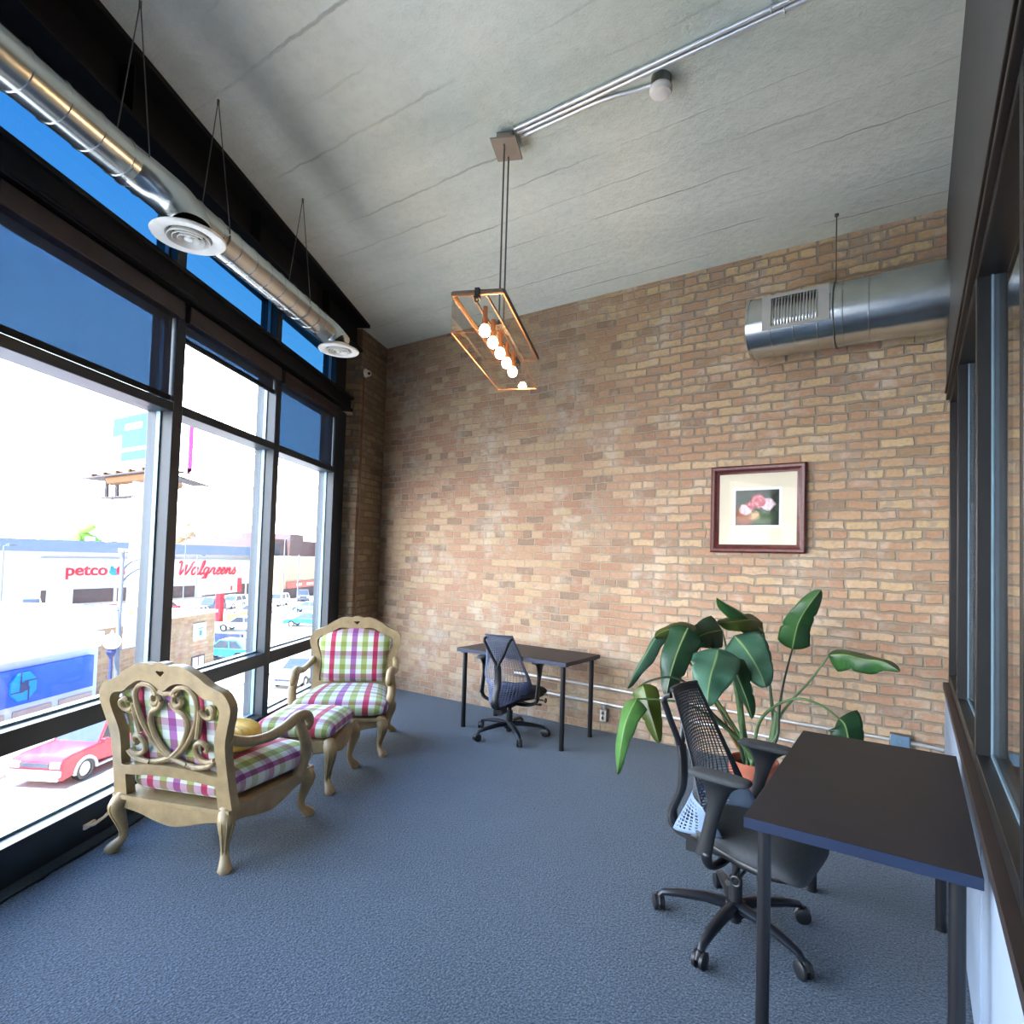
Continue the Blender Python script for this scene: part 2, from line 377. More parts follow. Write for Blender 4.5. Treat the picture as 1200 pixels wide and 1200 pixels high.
# right partition: low white wall, sill, dark glazed frames, grey header
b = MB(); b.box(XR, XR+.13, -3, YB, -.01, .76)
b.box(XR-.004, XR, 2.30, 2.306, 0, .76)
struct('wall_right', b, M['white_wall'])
b = MB(); b.box(XR-.012, XR+.15, -3, YB, .76, .80); struct('trim_3', b, M['sill'])
b = MB(); b.box(XR, XR+.14, -3, YB, 2.80, H)
struct('wall_header', b, M['grey_panel'])
b = MB(); b.box(XR-.008, XR+.02, -3, YB, 2.775, 2.80); b.box(XR-.002, XR+.03, -3, YB, 2.73, 2.755); struct('trim_4', b, pm('dark_trim', (26,22,22), .5), bevel=.003)
ys = [4.83, 3.98, 2.83, 1.68, .53, -.62, -1.77, -2.92]
for i in range(len(ys)-1):
    w = tag(thing('window_%d' % (i+5), None, None, (XR+.02, ys[i+1], .80)), kind='structure')
    b = MB(); L = ys[i]-ys[i+1]
    b.box(0, .11, -.028, .028, 0, 1.98)
    if i == 0: b.box(0, .11, L-.028, L+.03, 0, 1.98)
    b.box(0, .11, .028, L-.028, 0, .06); b.box(0, .11, .028, L-.028, 1.9, 1.98)
    b.build('window_frame', M['black_frame'], w, bevel=.003)
    b = MB(); b.box(.045, .055, .028, .04, .06, 1.9); b.box(.045, .055, L-.04, L-.028, .06, 1.9); b.box(.045, .055, .04, L-.04, .06, .072)
    b.build('glazing_bead', M['frame_side'], w)
    b = MB(); b.box(.048, .056, .03, L-.03, .058, 1.902); b.build('glass_pane', M['glass'], w)

# window wall: four bays of dark frames
ml = [-4.07, -2.805, -1.54, -.275, .995, 2.26, 3.53]
for i in range(len(ml)-1):
    s0, s1 = ml[i], ml[i+1]
    num = {2: 4, 3: 1, 4: 2, 5: 3}.get(i, i+12)
    w = tag(thing('window_%d' % num, None, None, FS(s0, 0), FROT), kind='structure')
    L = s1-s0; hw = .044
    r_ = L-hw; 
    b = MB(); b.box(-hw, hw, 0, .17, 0, 3.12); b.box(-hw, hw, .02, .17, 3.3, 3.82)
    if i == len(ml)-2:
        b.box(r_, L+.235, 0, .17, 0, 3.12); b.box(r_, L+.235, .02, .17, 3.3, 3.82)
    for z0, z1, y0 in ((0, .185, -.012), (.60, .705, 0), (2.415, 2.475, 0), (3.03, 3.14, .05), (3.30, 3.34, .05), (3.70, 3.82, .02)):
        b.box(hw, r_, y0, .17, z0, z1)
    b.build('window_frame', M['frame'], w, bevel=.004)
    b = MB()
    for z0, z1 in ((.185, .60), (.705, 2.415), (2.475, 3.03), (3.34, 3.70)):
        for x0, x1 in ((hw, hw+.012), (r_-.012, r_)): b.box(x0, x1, .075, .10, z0, z1)
        b.box(hw+.012, r_-.012, .075, .10, z0, z0+.012)
    b.build('glazing_bead', M['frame_side'], w)
    for z0, z1, m in ((.18, .605, 'glass'), (.70, 2.42, 'glass'), (2.47, 3.035, 'glass'), (3.335, 3.705, 'tint')):
        b = MB(); b.box(hw-.005, r_+.005, .10, .106, z0, z1); b.build('glass_pane', M[m], w)
    if i in (3, 5):
        b = MB(); x = .72 if i == 3 else 1.0
        b.box(x-.035, x+.035, -.024, -.012, .07, .095)
        b.tube([(x-.02, -.022, .083), (x-.0, -.042, .085), (x+.06, -.05, .10), (x+.14, -.046, .125)], [.009, .009, .008, .010], 8)
        b.build('handle', M['plastic'], w)
# box beam over the panes, steel head beam
b = MB(); b.box(-4.2, 3.83, -.05, .16, 3.14, 3.30); b.box(-4.2, 3.83, -.085, -.05, 3.27, 3.30); b.box(-4.2, 3.83, -.075, -.05, 3.14, 3.165)
struct('trim_5', b, M['steel'], None, P0, FROT, bevel=.003)
b = MB(); b.box(-4.2, 3.66, -.27, .02, 4.045, 4.078); b.box(-4.2, 3.66, -.125, -.10, 3.80, 4.045); b.box(-4.2, 3.66, -.20, .02, 3.775, 3.80)
for s in (-2.4, -1.1, .25, 1.5, 2.75): b.box(s, s+.012, -.20, -.125, 3.80, 4.045)
struct('trim_6', b, M['steel'], None, P0, FROT)
b = MB(); b.box(-4.2, 4.3, .02, .30, 3.80, 4.4); struct('trim_7', b, M['steel'], None, P0, FROT)

# roller shades
def shade(i, zb, label):
    s0, s1 = ml[i]+.05, ml[i+1]-.05
    t = thing('roller_shade', label, 'blind', FS(s0, .0, zb), FROT, 'roller shades at the window wall')
    L = s1-s0; ht = 3.12-zb
    b = MB(); b.box(-.02, L+.02, -.035, .07, ht-.11, ht); b.build('cassette', M['sill'], t, bevel=.006)
    for xx in (-.022, L): b = MB(); b.cyl((xx, .02, ht-.075), (xx+.022, .02, ht-.075), .03, 16); b.build('end_bracket', M['black_plastic'], t)
    b = MB(); b.box(.005, L-.005, .028, .030, .025, ht-.1); b.build('screen_fabric', M['shade'], t)
    b = MB(); b.box(.0, L, .016, .042, 0, .032); b.build('hem_bar', M['steel'], t, bevel=.004)
shade(3, 2.488, 'roller shade lowered in front of the pane above the scroll-backed armchair')
shade(4, 2.895, 'roller shade almost fully rolled up, in the middle bay of the window wall')
shade(5, 2.45, 'roller shade lowered in the bay nearest the brick corner')

# ------------------------------------------------------------------ camera, light
pit, rol, yaw = R(2.0), R(1.66), R(33.3)
cp, sp_, cr, sr = math.cos(pit), math.sin(pit), math.cos(rol), math.sin(rol)
Mc = Matrix(((cr,-sr,0), (sr,cr,0), (0,0,1))) @ Matrix(((1,0,0), (0,sp_,-cp), (0,cp,sp_))) @ Matrix(((math.cos(yaw),math.sin(yaw),0), (-math.sin(yaw),math.cos(yaw),0), (0,0,1)))
cam = bpy.data.cameras.new('camera'); co = bpy.data.objects.new('camera', cam); C.objects.link(co)
X, Y, Z = Mc[0], -Mc[1], -Mc[2]
co.matrix_world = Matrix(((X[0],Y[0],Z[0],0), (X[1],Y[1],Z[1],0), (X[2],Y[2],Z[2],1.55), (0,0,0,1)))
cam.sensor_width = 36; cam.lens = 680/1200*36; cam.shift_x = -25/1200; cam.shift_y = 32/1200; cam.clip_start = .02; cam.clip_end = 600
bpy.context.scene.camera = co

wd = bpy.data.worlds.new('sky'); bpy.context.scene.world = wd; wd.use_nodes = True
nt = wd.node_tree; bg = nt.nodes['Background']
tc = nt.nodes.new('ShaderNodeTexCoord'); sx = nt.nodes.new('ShaderNodeSeparateXYZ'); nt.links.new(tc.outputs['Generated'], sx.inputs[0])
rp = nt.nodes.new('ShaderNodeValToRGB'); nt.links.new(sx.outputs['Z'], rp.inputs[0])
cr_ = rp.color_ramp
for k, (p, c) in enumerate([(0, (.95,.97,1.0)), (.3, (.84,.92,1.0)), (.5, (.50,.68,.92)), (.7, (.20,.36,.66)), (1, (.08,.18,.40))]):
    if k < 2: e = cr_.elements[k]; e.position = p
    else: e = cr_.elements.new(p)
    e.color = (*c, 1)
# sky made stronger on the window side to brighten the room, weaker behind
dp = nt.nodes.new('ShaderNodeVectorMath'); dp.operation = 'DOT_PRODUCT'; nt.links.new(tc.outputs['Generated'], dp.inputs[0]); dp.inputs[1].default_value = (-FN.x, -FN.y, 0)
mr = nt.nodes.new('ShaderNodeMapRange'); mr.interpolation_type = 'SMOOTHSTEP'; nt.links.new(dp.outputs['Value'], mr.inputs[0])
mr.inputs[1].default_value = -.5; mr.inputs[2].default_value = .35; mr.inputs[3].default_value = .5; mr.inputs[4].default_value = 6.8
nt.links.new(rp.outputs[0], bg.inputs[0]); nt.links.new(mr.outputs[0], bg.inputs[1])

sun = bpy.data.lights.new('sun', 'SUN'); so_ = bpy.data.objects.new('sun', sun); C.objects.link(so_)
sun.energy = 10.0; sun.angle = R(.6); sun.color = (1, .95, .86)
sd = (-FD*math.cos(R(10))-FN*math.sin(R(10)))*math.cos(R(60))+V((0,0,math.sin(R(60))))     # towards the sun
so_.rotation_euler = sd.to_track_quat('Z', 'Y').to_euler()
pl = bpy.data.lights.new('window_portal', 'AREA'); po = bpy.data.objects.new('window_portal', pl); C.objects.link(po)
pl.shape = 'RECTANGLE'; pl.size = 7.9; pl.size_y = 3.7; pl.cycles.is_portal = True
po.matrix_world = Matrix.Translation(FS(-.2, .36, 1.9)) @ Matrix(((FD.x, 0, -FN.x*-1, 0), (FD.y, 0, FN.y, 0), (0, 1, 0, 0), (0,0,0,1)))
# area lights shine along local -Z: turn it towards the room
zax = -FN; xax = FD; yax = zax.cross(xax)
po.matrix_world = Matrix(((xax.x,yax.x,zax.x,0), (xax.y,yax.y,zax.y,0), (xax.z,yax.z,zax.z,0), (0,0,0,1)))
po.location = FS(-.2, .36, 1.9)
sc = bpy.context.scene
sc.view_settings.view_transform = 'Standard'; sc.view_settings.look = 'None'; sc.view_settings.exposure = 1.55; sc.view_settings.gamma = 1; sc.view_settings.use_curve_mapping = False
sc.cycles.use_denoising = True
sc.cycles.max_bounces = 10; sc.cycles.transparent_max_bounces = 16; sc.cycles.diffuse_bounces = 5
sc.cycles.sample_clamp_indirect = 8
# ------------------------------------------------------------------ carved armchairs and ottoman
def spiral(cx, cz, r0, r1, a0, a1, n=22):
    return [(cx+(r0+(r1-r0)*k/n)*math.cos(R(a0+(a1-a0)*k/n)), cz+(r0+(r1-r0)*k/n)*math.sin(R(a0+(a1-a0)*k/n))) for k in range(n+1)]
def mir(half):      # half outline listed from the lower middle, up the right side, to the upper middle
    return half+[(-x, z) for x, z in half[::-1] if abs(x) > 1e-6]
def pillow(b, hx, hy, hz, c, e1=.45, e2=.3, nu=56, nv=22, uo=(0,0), dome=0.0):
    sg = lambda v, e: math.copysign(abs(v)**e, v)
    def fn(i, j):
        th = 2*math.pi*i; ph = math.pi*(j-.5)
        x = hx*sg(math.cos(ph), e1)*sg(math.cos(th), e2); y = hy*sg(math.cos(ph), e1)*sg(math.sin(th), e2); z = hz*sg(math.sin(ph), .8)
        if z > 0: z += dome*max(0, 1-(x/hx)**2)*max(0, 1-(y/hy)**2)
        return V((c[0]+x, c[1]+y, c[2]+z))
    def uv(i, j):
        p = fn(i, j); x, y = p.x-c[0], p.y-c[1]; dr = c[2]+hz-p.z
        return (x+math.copysign(dr*min(1, abs(x/hx))**8, x)+uo[0], y+math.copysign(dr*min(1, abs(y/hy))**8, y)+uo[1])
    b.grid(fn, nu, nv, uv)
    bmesh.ops.remove_doubles(b.bm, verts=b.bm.verts[:], dist=1e-5)
    return b
def cabriole(sx, sy, cx, cy, top):
    D = V((sx, sy, 0)).normalized(); c = V((sx*cx, sy*cy, 0))
    k = top/.285
    prof = [(.285,.0,.036), (.262,.026,.040), (.235,.042,.041), (.20,.041,.036), (.16,.028,.028), (.12,.016,.0225), (.085,.010,.019), (.055,.020,.022), (.032,.042,.028), (.016,.056,.033), (.010,.058,.034)]
    prof = smoothpath(prof, 3)
    b = MB(); b.tube([c+D*o+V((0,0,z*k)) for z, o, r in prof], [r for z, o, r in prof], 14, up=(sx,-sy,0))
    b.tube([c+D*.058+V((0,0,.011)), c+D*.058], .026, 14)
    for a in (-38, 0, 38):
        d2 = Matrix.Rotation(R(a), 3, 'Z') @ D
        b.tube([c+D*o+d2*(r*.985)+V((0,0,z*k)) for z, o, r in prof[3:22]], [.0055*(1-abs(i-9)/11) +.001 for i in range(19)], 6)
    return b
def apron(b, L, t, pos, axis, top, drop=.06):
    out = [(-L, top), (L, top), (L, top-.075)]
    out += [(x, z) for x, z in smoothpath([(L-.03, top-.062), (L*.62, top-.075), (L*.35, top-.098), (L*.12, top-.112), (0, top-.116), (-L*.12, top-.112), (-L*.35, top-.098), (-L*.62, top-.075), (-L+.03, top-.062)], 4)]
    out += [(-L, top-.075)]
    low = [q for q in out[2:] ]
    b.tube([(u, pos, v) if axis == 'x' else (pos, u, v) for u, v in low[1:-1]], .0085, 6)
    if axis == 'x': b.plate(out, [], lambda u, v: (u, pos-t/2, v), lambda u, v: (u, pos+t/2, v))
    else: b.plate(out, [], lambda u, v: (pos-t/2, u, v), lambda u, v: (pos+t/2, u, v))
def armchair():
    t = thing('armchair', 'carved cream armchair seen from behind, open scrollwork back, beside the window wall', 'armchair', (-3.20, 1.79, 0), R(19.5), 'carved cream armchairs in pink and green plaid')
    W = M['wood']
    b = MB()
    apron(b, .315, .03, .31, 'x', .285); apron(b, .315, .03, -.305, 'x', .285); apron(b, .30, .03, .325, 'y', .285); apron(b, .30, .03, -.325, 'y', .285)
    b.box(-.352, .352, -.335, .345, .272, .292)
    b.build('seat_frame', W, t, bevel=.006)
    for sx in (-1, 1):
        for sy in (-1, 1): cabriole(sx, sy, .30, .29, .285).build('leg', W, t, ang=70)
    # back: one flat frame with openings, leaning backwards
    yb = lambda z: -.295-.16*(z-.29)
    outer = [(0,.418), (.15,.412), (.272,.402), (.277,.29), (.357,.29), (.348,.42), (.343,.54), (.346,.62), (.366,.70), (.386,.765), (.390,.805), (.376,.845), (.345,.878), (.275,.905), (.215,.945), (.15,.978), (.10,.990), (.05,.986), (.025,.996), (0,1.0)]
    top = smoothpath([(x, z) for x, z in outer[4:]], 4)
    outer = outer[:4]+[p for p in top]
    hole = smoothpath([(0,.474), (.14,.468), (.274,.452), (.288,.475), (.282,.57), (.288,.65), (.316,.73), (.325,.785), (.300,.825), (.240,.838), (.198,.868), (.145,.897), (.095,.900), (.05,.885), (.018,.862), (0,.858)], 4)
    heart = [(0,.928), (.014,.940), (.026,.952), (.016,.958), (0,.954)]
    b = MB(); b.plate(mir(outer), [mir(hole), mir(heart)], lambda u, v: (u, yb(v)-.026, v), lambda u, v: (u, yb(v)+.026, v))
    bf = b.build('back_frame', W, t, bevel=.011)
    b = MB()
    for sx in (1, -1):
        S = [spiral(.072, .805, .010, .036, 420, 100)+[(.045,.835), (.075,.872), (.13,.880), (.175,.845), (.182,.78), (.160,.69), (.105,.595), (.03,.525), (-.06,.490), (-.13,.478)],
             [(.025,.80), (.05,.765), (.09,.745), (.112,.70), (.098,.635), (.055,.565), (-.01,.512), (-.09,.485)],
             [(.0,.838), (.035,.845), (.075,.842)],
             spiral(.250, .775, .008, .050, 500, 180)+[(.194,.73), (.186,.69), (.172,.63)],
             spiral(.200, .575, .008, .074, -420, -30)[:21]+[(.262,.525), (.215,.490), (.13,.476)],
             ]
        for q in S:
            q = smoothpath(q, 3)
            b.tube([(sx*x, yb(z)-.004+.004*math.sin(i*.15), z) for i, (x, z) in enumerate(q)], .0135, 8, flat=1.0)
            b.tube([(sx*x, yb(z)-.013+.004*math.sin(i*.15), z) for i, (x, z) in enumerate(q)], .0055, 6)
    b.build('scrollwork', W, bf)
    # back pad
    def top_z(u): return .895-.055*u*u-.03*u**6
    def hw(z): return lerpk([(.43,.268), (.5,.272), (.6,.272), (.68,.285), (.77,.312), (.84,.300), (.9,.25)], z)[0]
    b = MB()
    def pad(y0, bul):
        def fn(i, j):
            u = 2*i-1; z = .445+j*(top_z(u)-.445); x = u*hw(z)
            e = (1-abs(u)**5)*(1-abs(2*j-1)**5)
            return V((x, yb(z)+y0+bul*e**.6, z))
        b.grid(fn, 26, 22, lambda i, j: (fn(i, j).x, fn(i, j).z+.09))
    pad(.03, .055); pad(.028, -.008)
    b.build('back_pad', M['plaid'], t, ang=75)
    b = MB(); pillow(b, .332, .33, .080, (0, .035, .368), .42, .22, uo=(0, .06), dome=.022)
    for v in b.bm.verts: v.co.x *= 1+.12*min(1, max(-.6, v.co.y/.33))
    b.build('seat_cushion', M['plaid'], t, ang=80)
    for sx in (-1, 1):
        P = smoothpath([(.345,-.335,.635,.024), (.362,-.24,.600,.026), (.372,-.10,.585,.027), (.374,.03,.600,.029), (.370,.12,.620,.031), (.366,.19,.624,.031), (.362,.245,.606,.029), (.360,.270,.572,.027), (.360,.256,.545,.025), (.360,.232,.545,.021), (.360,.226,.560,.016)], 5)
        b = MB(); b.tube([(sx*p[0], p[1], p[2]) for p in P], [p[3] for p in P], 12, up=(1,0,0), flat=1.0)
        a = b.build('arm', W, t, ang=70)
        P = smoothpath([(.362,.165,.605,.026), (.372,.185,.54,.027), (.378,.215,.47,.029), (.368,.235,.40,.030), (.350,.225,.33,.031), (.338,.21,.275,.034)], 5)
        b = MB(); b.tube([(sx*p[0], p[1], p[2]) for p in P], [p[3] for p in P], 12, flat=1.15)
        b.build('arm_post', W, a, ang=70)
    return t
chair_a = armchair()
chair_b = copy_tree(chair_a)
chair_b.location = (-3.89, 3.20, 0); chair_b.rotation_euler.z = R(221)
chair_b['label'] = 'carved cream armchair facing the camera, plaid seat and back, next to the brick corner'
t = thing('ottoman', 'plaid upholstered footstool with cream carved legs between the two armchairs', 'footstool', (-3.50, 2.55, 0), R(32))
b = MB(); apron(b, .235, .028, .225, 'x', .325); apron(b, .235, .028, -.225, 'x', .325); apron(b, .215, .028, .245, 'y', .325); apron(b, .215, .028, -.245, 'y', .325)
b.box(-.262, .262, -.242, .242, .312, .33); b.build('seat_frame', M['wood'], t, bevel=.006)
for sx in (-1, 1):
    for sy in (-1, 1): cabriole(sx, sy, .225, .205, .325).build('leg', M['wood'], t, ang=70)
b = MB(); pillow(b, .262, .243, .066, (0, 0, .392), .42, .2, uo=(.05, .02), dome=.018); b.build('seat_cushion', M['plaid'], t, ang=80)
# golden pleated cushion on the seat of the near armchair
t = thing('throw_pillow', 'golden pleated cushion lying on the seat of the scroll-backed armchair', 'cushion', chair_a.matrix_basis @ V((.03, -.03, .467)), R(30))
b = MB()
def pl(i, j):
    a = 2*math.pi*i; q = j*2-1; r = .19*math.sqrt(max(0, 1-abs(q)**2.6)); 
    z = .075*math.copysign(abs(q)**.8, q)*(1+.10*math.cos(26*a)*(1-abs(q)**4))
    r *= 1+.025*math.cos(26*a)*abs(q)
    return V((r*math.cos(a), r*math.sin(a), .07+z))
b.grid(pl, 156, 14); bmesh.ops.remove_doubles(b.bm, verts=b.bm.verts[:], dist=1e-5); b.build('cover', M['gold'], t, ang=80)
b = MB(); b.ball((0, 0, .143), .017, 2, (1, 1, .5)); b.build('button', M['gold'], t)

# ------------------------------------------------------------------ desks
def desk(label, x0, x1, y0, y1, z, rz=0):
    w, dd = x1-x0, y1-y0
    t = thing('desk', label, 'desk', (x0, y0, 0), rz, 'black desks on round legs')
    b = MB(); b.box(.001, w-.001, .001, dd-.001, z-.034, z); b.build('tabletop', M['desk'], t, bevel=.0015)
    b = MB()
    for a in ((0, w, 0, .0012), (0, w, dd-.0012, dd), (0, .0012, 0, dd), (w-.0012, w, 0, dd)): b.box(a[0], a[1], a[2], a[3], z-.0335, z-.0008)
    tag(b.build('edge_band', M['desk_edge'], t), 'edge of the desk top with blue sky reflection painted in')
    for x in (.055, w-.055):
        for y in (.055, dd-.055):
            b = MB(); b.cyl((x, y, .012), (x, y, z-.036), .021, 20); b.cyl((x, y, z-.042), (x, y, z-.0345), .042, 20)
            l = b.build('leg', M['desk_leg'], t)
            b = MB(); b.cyl((x, y, 0), (x, y, .0125), .0225, 20); b.build('foot', M['black_plastic'], l)
    return t
desk('black desk against the white half wall with a mesh office chair facing it', -.457, .160, 1.98, 3.195, .74)
desk('black desk standing in front of the brick wall near the corner', -3.515, -2.345, 4.125, 4.715, .722, R(-1.2))

# ------------------------------------------------------------------ office chairs
WK = [(0,.35,.105,-.285,.30,.195), (.12,.42,.075,-.245,.245,.212), (.26,.51,.035,-.195,.15,.222), (.38,.60,.012,-.165,.085,.215), (.6,.73,.0,-.180,.05,.180), (.85,.90,.0,-.235,.03,.145), (1,.99,.0,-.268,.02,.128)]
def office_chair(label, loc, rz, a0, dz, arm_z, zmul, wm, lm):
    t = thing('office_chair', label, 'office chair', loc, rz, 'black mesh office chairs at the desks')
    ks = smoothpath(WK, 5)
    def P(u, v, off=0.0):
        zc, zs, yc, k, w = lerpk(ks, v)
        arc = .022*(1-u*u)*math.sin(math.pi*min(1, max(0, v)))
        return V((u*w, yc+k*u*u+off, (zc+zs*u*u+arc-.35)*zmul+.35+dz))
    # base: star, five casters each their own
    b = MB(); b.lathe([(.0,.075), (.045,.07), (.05,.10), (.042,.125), (.0,.13)], 20)
    for k in range(5):
        a = R(a0+72*k)-rz; d = V((math.cos(a), math.sin(a), 0))
        pts = [d*.02+V((0,0,.105)), d*.12+V((0,0,.108)), d*.24+V((0,0,.094)), d*.305+V((0,0,.080)), d*.322+V((0,0,.062))]
        b.tube(pts, [.030,.027,.022,.018,.014], 10, flat=.75)
    base = b.build('base', M['cast'], t)
    for k in range(5):
        a = R(a0+72*k)-rz; d = V((math.cos(a), math.sin(a), 0)); c = d*.325; a2 = a+R(65+40*math.sin(k*2.3)); e = V((math.cos(a2), math.sin(a2), 0))
        b = MB()
        for sgn in (-1, 1):
            Mx = Matrix.Translation(c+e*.015*sgn+V((0,0,.0325))) @ e.to_track_quat('Z', 'Y').to_matrix().to_4x4()
            b.lathe([(.0,-.010), (.025,-.010), (.0325,-.006), (.0325,.006), (.025,.010), (0,.010)], 20, Mx)
        b.cyl(c+V((0,0,.028)), c+V((0,0,.068)), .010, 10)
        q = e.cross(V((0,0,1)))
        b.tube([c+q*-.030+V((0,0,.034)), c+q*-.014+V((0,0,.055)), c+q*.010+V((0,0,.058)), c+q*.028+V((0,0,.040))], [.008,.012,.012,.007], 8)
        b.build('caster', M['black_plastic'], base)
    b = MB(); b.cyl((0,0,.05), (0,0,.22), .028, 18); b.cyl((0,0,.2), (0,0,.34+dz), .017, 16); b.lathe([(.028,.045), (.028,.06), (.02,.035), (0,.035)], 16); b.build('gas_column', M['black_plastic'], t)
    b = MB(); b.box(-.075, .075, -.13, .16, .315+dz, .372+dz); b.tube([(0,-.12,.345+dz), (0,-.2,.335+dz)], .035, 10)
    for sx in (-1, 1):
        b.tube(smoothpath([(0,0,.335+dz), (sx*.15,-.01,.33+dz), (sx*.25,-.015,.36+dz), (sx*.275,-.015,.42+dz)], 4), .021, 10, flat=.7)
    b.build('mechanism', M['black_plastic'], t, bevel=.01)
    b = MB(); b.tube([(.08,.06,.335+dz), (.22,.07,.325+dz), (.27,.07,.33+dz)], [.006,.006,.012], 8); b.build('tilt_lever', M['black_plastic'], t)
    b = MB(); b.ring(.017, .005, 18, 8, Matrix.Translation((.295,.11,.36+dz)) @ Matrix.Rotation(R(90), 4, 'Y')); b.cyl((.2,.11,.36+dz), (.275,.11,.36+dz), .007, 8); b.build('adjuster_ring', M['black_plastic'], t)
    b = MB(); pillow(b, .250, .235, .040, (0,.095,.425+dz), .38, .36); 
    for v in b.bm.verts:
        v.co.x *= 1-.30*min(1, max(0, (.14-v.co.y)/.2))
        if v.co.y > .18: v.co.z -= (v.co.y-.18)**2*2.2
    b.build('seat', M['seat_fab'], t, ang=80)
    b = MB(); pillow(b, .238, .226, .028, (0,.09,.388+dz), .3, .4)
    for v in b.bm.verts: v.co.x *= 1-.32*min(1, max(0, (.14-v.co.y)/.2))
    b.build('seat_shell', M['black_plastic'], t, ang=60)
    # suspension back: cut-out web, thinner openings towards the top
    def web(name, v0, v1, nu, nv, hole, m, parent):
        b = MB(); g = [[b.bm.verts.new(P(2*i/nu-1, v0+(v1-v0)*j/nv)) for j in range(nv+1)] for i in range(nu+1)]
        for i in range(nu):
            for j in range(nv):
                q = [g[i][j], g[i+1][j], g[i+1][j+1], g[i][j+1]]
                h = hole(2*(i+.5)/nu-1, v0+(v1-v0)*(j+.5)/nv)
                if h <= .05: b.bm.faces.new(q); continue
                c = sum((v.co for v in q), V())/4
                inn = [b.bm.verts.new(c+(v.co-c)*h) for v in q]
                for k in range(4): b.bm.faces.new((q[k], q[(k+1)%4], inn[(k+1)%4], inn[k]))
        return b.build(name, m, parent, solid=.0045, fix=False, ang=60)
    def h1(u, v):
        if abs(u) > .9 or v > .965: return 0
        return max(0, min(.86, .90-.80*max(0, v-.45)-.5*max(0, abs(u)-.7)))
    def h2(u, v):
        if abs(u) > .84 or v < .03: return 0
        return max(0, .86-1.0*abs(abs(u)-.5)-2.4*abs(v-.16))
    bw = web('back_web', .30, 1.0, 18, 34, h1, wm, t)
    lw = web('lumbar_web', 0.0, .30, 20, 11, h2, lm, t)
    if lm is M['web_sheen']: tag(lw, 'lower part of the back web with pale window reflection painted in')
    b = MB(); b.tube([P(u/8-1, 1.0)+V((0,-.004,.002)) for u in range(17)], .009, 8, flat=.8); b.build('top_rail', M['web'], bw)
    zt = lambda z: (z-.35)*zmul+.35+dz
    b = MB(); b.tube(smoothpath([(0,-.16,zt(.335)), (0,-.27,zt(.345)), (0,-.300,zt(.41)), (0,-.255,zt(.53)), (0,-.252,zt(.65)), (0,-.262,zt(.72))], 5), [.036]*10+[.032]*16, 10, flat=.6)
    for sx in (-1, 1):
        b.tube(smoothpath([(0,-.267,zt(.69)), (sx*.02,-.268,zt(.745)), (sx*.07,-.282,zt(.84)), (sx*.114,-.298,zt(.94))], 5), .0155, 10, flat=.8)
        b.tube([(sx*.114,-.298,zt(.93)), (sx*.120,-.284,zt(.955)), (sx*.122,-.256,zt(.965))], .012, 8)
    b.box(-.032, .032, -.215, -.12, .275+dz, .35+dz)
    b.build('back_tower', M['black_plastic'], t)
    for sx in (-1, 1):
        x = sx*.268
        b = MB(); loops = []
        for yy, zz, rx, ry in smoothpath([(-.03,.40+dz,.016,.034), (-.015,.47+dz,.015,.030), (.0,.54+dz,.015,.029), (.015,arm_z-.12,.017,.034), (.022,arm_z-.055,.022,.055), (.028,arm_z-.025,.032,.088), (.030,arm_z-.012,.036,.105)], 4):
            loops.append([V((x+rx*math.cos(q), yy+ry*math.sin(q), zz)) for q in (2*math.pi*k/18 for k in range(18))])
        b.rings(loops)
        a = b.build('armrest', M['black_plastic'], t)
        b = MB(); pillow(b, .047, .124, .014, (x,.030,arm_z-.006), .35, .55, 32, 10); b.build('arm_pad', M['seat_fab'], a, ang=70)
    return t
office_chair('black mesh office chair pulled up to the desk in front of the brick wall', (-2.97, 4.22, 0), R(10), 33, -.045, .672, .93, M['web_slate'], M['web_blue'])
office_chair('black mesh office chair standing beside the potted plant, facing the white half wall', (-.63, 2.61, 0), R(-97), 45, 0.0, .725, 1.0, M['web'], M['web_sheen'])
# ------------------------------------------------------------------ ducts
def seamed(b, pts, r, step, n=28):
    """round duct along straight runs with raised seams"""
    out = []; rad = []
    for i in range(len(pts)-1):
        a, c = V(pts[i]), V(pts[i+1]); L = (c-a).length; k = max(1, int(L/step))
        for j in range(k):
            p = a.lerp(c, j/k); q = (c-a).normalized()
            for dx, rr in ((0, r), (.003, r+.0035), (.007, r+.0035), (.010, r)):
                out.append(p+q*dx); rad.append(rr)
    out.append(V(pts[-1])); rad.append(r)
    b.tube(out, rad, n)
def A(s, dz=0.0): return FS(s, -(.455+.062*s), 3.30+dz)
t = thing('ceiling_duct', 'round galvanized spiral duct with two white diffusers, hung on wires along the window wall', 'duct', A(-.1))
o0 = A(-.1)
b = MB(); seamed(b, [A(-3.2)-o0, A(1.72)-o0], .093, .15)
b.build('pipe', M['galv'], t, ang=35)
def diffuser(c, R_, parent):
    T = Matrix.Translation(c)
    b = MB(); b.lathe([(R_*.56, .045), (R_*.62, .012), (R_*.97, .010), (R_, .004), (R_*.97, -.004), (R_*.80, -.010), (R_*.62, .004), (R_*.53, .045)], 40, T, True)
    f = b.build('diffuser', M['white_metal'], parent, ang=40)
    for q in (.50, .36, .22):
        b = MB(); b.lathe([(R_*q, .016), (R_*(q+.075), -.010), (R_*(q+.06), -.012), (R_*(q-.015), .014)], 36, T, True); b.build('diffuser_ring', M['white_metal'], f, ang=50)
    b = MB(); b.lathe([(0, .0), (R_*.12, -.006), (R_*.10, -.012), (0, -.014)], 24, T); b.build('diffuser_center', M['white_metal'], f)
    b = MB(); b.lathe([(0, .05), (R_*.54, .05), (R_*.54, .04), (0, .04)], 30, T); b.build('diffuser_throat', M['dark_metal'], f)
